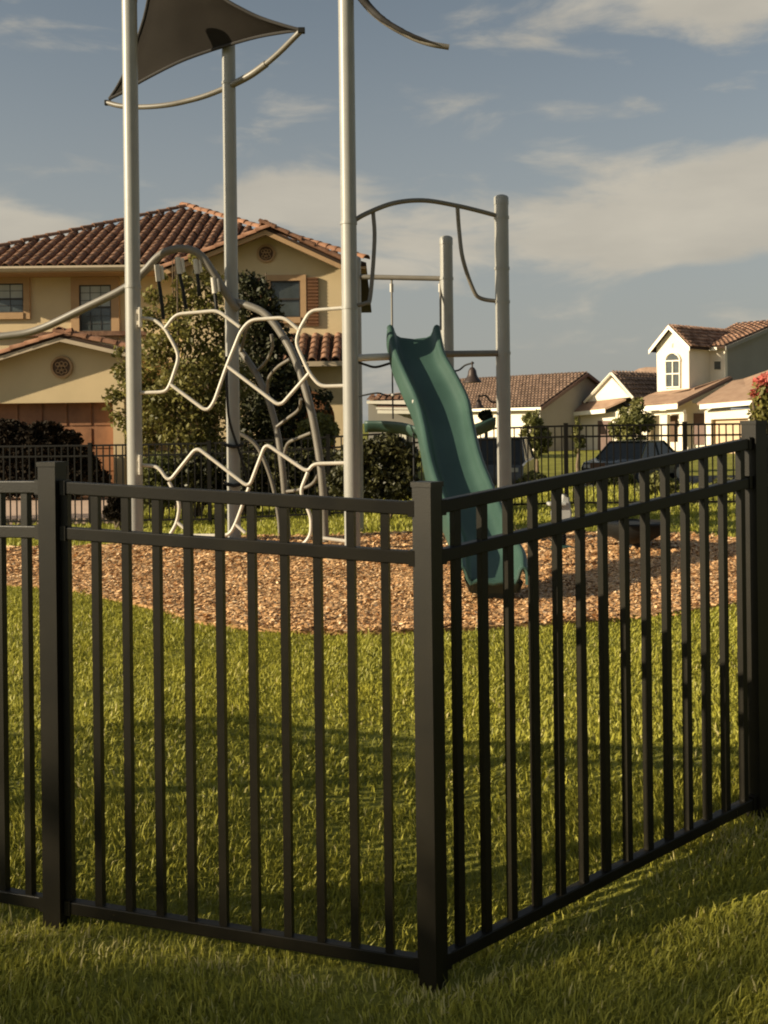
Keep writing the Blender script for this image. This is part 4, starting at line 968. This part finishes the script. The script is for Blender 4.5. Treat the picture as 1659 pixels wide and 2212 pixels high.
# left wing of the white house: low roofs, white pediment
lw = thing('low_house', 'low white house wing with a small triangular white gable, left of the tower', 'house', (fpl(1280, 950, 0).x, fpl(1280, 950, 0).y, 0))
bl = -1.2
poly3('hip_roof', [fpl(1183, 894, bl), fpl(1306, 882, bl), fpl(1352, 861, bl+.8), fpl(1266, 866, bl+1.0), fpl(1264, 852, bl+2.2)], 'shingle', lw)
fpoly('fascia', [(1183, 904), (1307, 892), (1307, 883), (1183, 896)], bl-.06, .06, 'white_paint', lw)
fpoly('pediment', [(1266, 868), (1361, 858), (1319, 813)], bl+.9, .3, 'white_wall', lw)
pr = MB()
for p_, q_ in (((1262, 869), (1320, 806)), ((1320, 806), (1367, 860))): pr.tube([fpl(*p_, bl+.7), fpl(*q_, bl+.7)], .1, 4)
pr.build('rake_board', M['white_paint'], lw)
e0, e1 = fpl(1369, 862, bl+.9), fpl(1321, 803, bl+.9)
bk = bv*7.5
sl2 = poly3('gable_roof', [e0, e0+bk, e1+bk, e1], 'deck', lw); tile_field(e0+Z, e0+bk+Z, e1+Z, e1+bk+Z, sl2, 'far_tile_grey', .36, .42, .13)
e2 = fpl(1256, 869, bl+.9); poly3('gable_roof', [e1-tv*.002, e1+bk-tv*.002, e2+bk, e2], 'far_tile_grey', lw)
fpoly('front_wall', [(1196, 985), (1400, 985), (1400, 876), (1310, 892), (1196, 903)], bl+.7, .3, 'white_wall', lw)
fpoly('front_door', rect(1291, 909, 1320, 985), bl+.6, .09, 'brown_door', lw)
fpoly('window', rect(1222, 916, 1240, 948), bl+.63, .06, 'glass', lw)
lw2 = MB().prism([fpl(1380, 796, 14), fpl(1396, 793, 14), fpl(1425, 793, 14), fpl(1425, 860, 14), fpl(1370, 860, 14), fpl(1370, 801, 14)], bv*6).build('rear_house', M['far_tile_grey'])
tag(lw2, 'low grey roof just showing behind the low wing, left of the tower', 'house')
# brown roofed house behind the slide
O2 = fpl(1262, 805, 0); O2 = Vector((O2.x, O2.y, 0))
bh = thing('brown_roof_house', 'single storey house with a long grey brown tiled roof, behind the slide', 'house', (O2.x-4, O2.y, 0))
zr = hit(1262, 805, O2, tv).z
def L2(a, b, z): return O2+tv*a+bv*b+Vector((0, 0, z))
hb2 = 5.2; pe2 = spl(1176, 868, 0, O2)
k_ = local(pe2, O2)[1]; ze2 = pe2.z; sl3 = (zr-ze2)/(-k_); be = -hb2; zee = zr-hb2*sl3*1.0
if zee < 2.0: be = -(zr-2.0)/sl3; zee = 2.0
rr_ = poly3('roof', [L2(.35, be, zee), L2(-16, be, zee), L2(-16, 0, zr), L2(.35, 0, zr)], 'deck', bh)
tile_field(L2(-16, be, zee)+Z, L2(.35, be, zee)+Z, L2(-16, 0, zr)+Z, L2(.35, 0, zr)+Z, rr_, 'far_tile_grey', .33, .42, .12)
poly3('roof', [L2(.35, .001, zr), L2(-16, .001, zr), L2(-16, -be, zee), L2(.35, -be, zee)], 'far_tile_grey', bh)
MB().prism([L2(-.001, be+.3, -.9), L2(-.001, -be-.3, -.9), L2(-.001, -be-.3, zee-.05), L2(-.001, 0, zr-.25), L2(-.001, be+.3, zee-.05)], -tv*.3).build('gable_wall', M['grey_wall'], bh)  # grey puts the shade of this gable end into the wall colour
MB().prism([L2(.36, be, zee-.02), L2(.36, 0, zr-.02), L2(.36, 0, zr-.28), L2(.36, be, zee-.28)], tv*.05).build('rake_board', M['brown_door'], bh)
MB().prism([L2(.36, .002, zr-.02), L2(.36, -be, zee-.02), L2(.36, -be, zee-.28), L2(.36, .002, zr-.28)], tv*.05).build('rake_board', M['brown_door'], bh)
MB().prism([L2(-16, be-.06, zee-.22), L2(.35, be-.06, zee-.22), L2(.35, be-.06, zee-.02), L2(-16, be-.06, zee-.02)], bv*.05).build('fascia', M['white_paint'], bh)
MB().prism([L2(-16, be+.6, -.9), L2(-.301, be+.6, -.9), L2(-.301, be+.6, zee-.1), L2(-16, be+.6, zee-.1)], bv*.3).build('front_wall', M['white_wall'], bh)
# small pale house seen between post and slide
D = 62
sh_ = thing('pale_house', 'small pale house with white fascia boards, between the thick post and the slide', 'house', (XX(850, D), D, 0))
MB().prism([W(798, 870, D), W(915, 868, D), W(915, 858, D+4), W(862, 848, D+4), W(798, 857, D+4)], (0, 0, -.1)).build('upper_roof', M['shingle'], sh_)
MB().prism([W(792, 872, D-.05), W(905, 874, D-.05), W(905, 864, D-.05), W(792, 866, D-.05)], (0, .05, 0)).build('fascia', M['white_paint'], sh_)
tile_field(W(790, 866, D-.1), W(905, 864, D-.1), W(800, 856, D+4), W(905, 852, D+4), sh_, 'far_tile', .36, .6, .14)
MB().bx(XX(794, D), XX(960, D), D+.6, D+.8, -.1, ZZ(850, 870, D)).build('front_wall', M['grey_wall'], sh_)
MB().prism([W(820, 886, D-1.5), W(960, 890, D-1.5), W(960, 876, D+.55), W(815, 874, D+.55)], (0, 0, -.08)).build('lower_roof', M['far_tile_grey'], sh_)
for y0, y1 in ((884, 880), (893, 886)): MB().prism([W(815 if y0 > 885 else 812, y0, D-1.6), W(960, y0+2, D-1.6), W(960, y1+1, D-1.6), W(815 if y0 > 885 else 812, y1, D-1.6)], (0, .05, 0)).build('fascia', M['white_paint'], sh_)
MB().bx(XX(824, D), XX(876, D), D+.5, D+.59, .0, ZZ(850, 915, D)).build('garage_door', M['white_paint'], sh_)

# ------------------------------------------------------------------ trees by the right houses
def rtree(label, px, d, top, bot, w_, n, m, seed, k=9, leaf=.09, name='street_tree'):
    c = W(px, (top+bot)/2, d); hz = (bot-top)/2/F*d; hw = w_/2/F*d
    tree(name, label, 'tree', (c.x, d, gz(c.x, d)), crown_clumps(c, (hw*.85, hw*.8, hz*.85), int(k*2.6), hw*.30, seed, 1.1), int(n*.8), leaf, M[m], seed, .07, 'trees by the far houses')
rtree('bushy green tree in front of the grey brown roof', 1160, 44, 868, 1000, 70, 5500, 'leaf_mid', 71, 14, .085)
rtree('slim narrow tree behind the boundary fence post', 1249, 43, 893, 1000, 34, 2600, 'leaf_mid', 72, 10, .07)
rtree('broad green tree before the low white wing', 1362, 44, 858, 985, 96, 6500, 'leaf_mid', 73, 16, .09)
rtree('dark rounded tree right behind the lower slide edge', 1050, 36, 888, 918, 34, 1800, 'leaf_dark', 74, 8, .08)
for px, d, s_, lab, sd_ in ((1150, 26, .30, 'low bush left of the wooden bench', 80), (1213, 26, .22, 'small bush just left of the bench', 81), (1330, 24, .26, 'thin leafy bush behind the fence, near the parked sedan', 82), (1420, 20.5, .28, 'scruffy bush behind the boundary fence, right of the sedan', 83), (1560, 20.5, .22, 'small leafy bush behind the fence by the beige garage', 84)):
    x = XX(px, d); g_ = gz(x, d)
    shrub('lawn_bush', lab, (x, d, g_), [(x, d, g_+s_*.8, s_, s_, s_*.8), (x+.2, d, g_+s_*.6, s_*.8, s_*.8, s_*.6), (x-.25, d, g_+s_*.5, s_*.7, s_*.7, s_*.5)], 1500, .05, M['leaf_mid'], sd_, 'bushes on the lawn beyond the fence')

# loose tree added out of frame on the left to dim the nearest grass
tb = (-17.5, -3.4, 0.0)
tree('added_shade_tree', 'added tall leafy tree, out of view on the left, put in to dim the nearest grass', 'tree', tb,
     [(x_-17.5, y_-3.6, z_, 1.5, 1.3, 1.0) for x_, y_, z_ in ((0, 0, 5.6), (0, 1.2, 5.2), (0, -1.4, 5.4), (.8, .6, 4.5), (-.8, -.5, 4.7), (.5, -1.0, 6.2), (-.5, 1.0, 6.0), (0, -2.6, 5.0), (0, .2, 6.8), (0, -1.2, 7.3), (.3, -2.6, 6.6), (-.2, -4.0, 5.8), (.2, -3.8, 7.2), (0, -.2, 4.2))], 11500, .15, M['leaf_mid'], 91, .12)

# ------------------------------------------------------------------ cars
def car(name, label, c, length, paint, suv=False, yaw=0):
    t = thing(name, label, 'car', (c[0], c[1], c[2])); Rz = Matrix.Rotation(yaw, 3, 'Z'); o_ = Vector(c); L = length; h = 1.65 if suv else 1.42; wd = .88
    T = lambda x_, y_, z_: o_+Rz @ Vector((x_, y_, z_))
    lo = [(-.5, .35), (-.5, .62), (-.47, .78), (-.30, .90), (.27, .92), (.42, .88), (.49, .72), (.5, .5), (.5, .33)]
    if suv: lo = [(-.5, .4), (-.5, .7), (-.48, .95), (-.25, 1.02), (.4, 1.04), (.49, .98), (.5, .8), (.5, .4)]
    mb = MB(); rows__ = []
    for yy, sc_ in ((-wd, .97), (-wd*.96, 1.0), (0, 1.015), (wd*.96, 1.0), (wd, .97)):
        rows__.append([T(x_*L*(1 if abs(yy) < wd*.97 else .985), yy, z_*(sc_ if z_ > .5 else 1)) for x_, z_ in lo])
    mb.grid(rows__)
    b = len(mb.v); mb.v += rows__[0]+rows__[-1]; n = len(lo); mb.f += [tuple(range(b, b+n)), tuple(range(b+2*n-1, b+n-1, -1))]
    mb.v += [rows__[0][0], rows__[-1][0], rows__[-1][-1], rows__[0][-1]]; q = len(mb.v); mb.f.append((q-4, q-3, q-2, q-1))
    body = mb.build('body', M[paint], t, smooth=True)
    cab = [(-.29, .88), (-.13, h), (.16, h), (.34, .9)] if not suv else [(-.27, 1.0), (-.16, h), (.42, h), (.475, 1.02)]
    g = MB(); g.v = [T(x_*L, s_*(wd-.06 if z_ < h else wd-.2), z_) for s_ in (-1, 1) for x_, z_ in cab]
    g.f = [(0, 1, 2, 3), (7, 6, 5, 4), (0, 4, 5, 1), (1, 5, 6, 2), (2, 6, 7, 3)]; g.build('glasshouse', M['car_glass'], t)
    rf = MB(); x0, x1 = cab[1][0]*L-.03, cab[2][0]*L+.03
    rf.v = [T(x_, s_*(wd-.19), h+z_) for z_ in (-.01, .04) for s_ in (-1, 1) for x_ in (x0, x1)]; rf.f = [(0, 1, 3, 2), (4, 6, 7, 5), (0, 4, 5, 1), (2, 3, 7, 6), (0, 2, 6, 4), (1, 5, 7, 3)]; rf.build('roof', M[paint], t)
    for s_ in (-1, 1):
        for i0, i1 in ((0, 1), (3, 2)):
            MB().tube([T(cab[i0][0]*L, s_*(wd-.05), cab[i0][1]), T(cab[i1][0]*L, s_*(wd-.19), cab[i1][1])], .035, 6).build('pillar', M[paint], body)
        MB().tube([T(.02*L, s_*(wd-.05), .9), T(.02*L, s_*(wd-.19), h)], .03, 6).build('pillar', M[paint], body)
    for fx in (-.31, .31):
        for s_ in (-1, 1):
            w0 = T(fx*L, s_*(wd-.2), .33); w1 = T(fx*L, s_*(wd+.01), .33)
            w = MB().tube([w0, w1], .33, 18).build('wheel', M['tyre'], t, smooth=False)
            MB().tube([w1, w1+(w1-w0).normalized()*.012], .2, 14).build('rim', M['rim'], w)
    for s_ in (-1, 1):
        MB().box(T(-.497*L, s_*.6, .66 if not suv else .82), (.05, .3, .12), Rz).build('headlight', M['lamp_glass'], t)
        MB().box(T(.495*L, s_*.62, .74 if not suv else .9), (.04, .26, .14), Rz).build('tail_light', M['flower'], t)
    return t
car('parked_sedan', 'dark sedan parked beyond the fence before the low white wing', (XX(1372, 36.5), 36.5, -.60), 4.4, 'car_dark', yaw=.85)
car('parked_suv', 'dark sport utility car parked behind the slide and right grey post', (XX(1078, 32), 32, -.60), 4.3, 'car_grey', True, yaw=1.35)

# wooden bench
D = 33; c = W(1290, 985, D); GB = gz(c.x, D); t = thing('garden_bench', 'small dark brown bench standing on the far lawn', 'bench', (c.x, D, GB))
MB().box((c.x, D, GB+.45), (.62, .4, .05)).build('seat', M['brown_door'], t); MB().box((c.x+.05, D+.2, GB+.72), (.46, .04, .3)).build('backrest', M['shutter'], t)
for sx in (-.27, .27):
    for sy in (-.15, .15): MB().box((c.x+sx, D+sy, GB+.21), (.05, .05, .43)).build('leg', M['brown_door'], t)
# spinner bowl
D = 12.9; c = W(1370, 1150, D); t = thing('spinner_bowl', 'dark low spinner bowl standing on the mulch right of the slide', 'play equipment', (c.x, D, .03))
bw = MB().lathe((c.x, D, .0), [(.36, .34), (.38, .36), (.40, .345), (.39, .30), (.33, .21), (.20, .13), (.10, .10)], 28)
bw.build('bowl', M['black_bar'], t, smooth=True)
MB().lathe((c.x, D, .0), [(.10, .10), (.07, .09), (.07, .03), (.16, .02), (.16, -.02)], 20).build('pedestal', M['black_bar'], t, smooth=True)
# spring rider
D = 13.0; c = W(1212, 1150, D); t = thing('spring_rider', 'pale grey spring rider on the mulch between slide and spinner bowl', 'play equipment', (c.x, D, .03))
MB().lathe((c.x, D, 0), [(.13, .02), (.13, .06), (.05, .08), (.02, .085)], 18).build('base', M['slide'], t, smooth=True)
hel = [(c.x+.055*math.cos(a_*.7), D+.055*math.sin(a_*.7), .07+a_*.0035) for a_ in range(0, 60)]
MB().tube(hel, .013, 6).build('spring', M['black_bar'], t, smooth=True)
bd = MB().prism([(c.x-.11, D-.05, .28), (c.x+.10, D-.05, .28), (c.x+.13, D-.05, .45), (c.x+.10, D-.05, .66), (c.x+.02, D-.05, .70), (c.x-.02, D-.05, .55), (c.x-.12, D-.05, .50)], (0, .1, 0)).build('body', M['pale_plastic'], t, bevel=.02)
MB().box((c.x-.05, D, .58), (.22, .2, .04)).build('seat', M['pale_plastic'], t, bevel=.012)
MB().tube([(c.x+.06, D-.15, .68), (c.x+.06, D+.15, .68)], .014, 8).build('handle', M['black_bar'], t)
for o in OFFS:
    if '_o' in o: del o['_o']
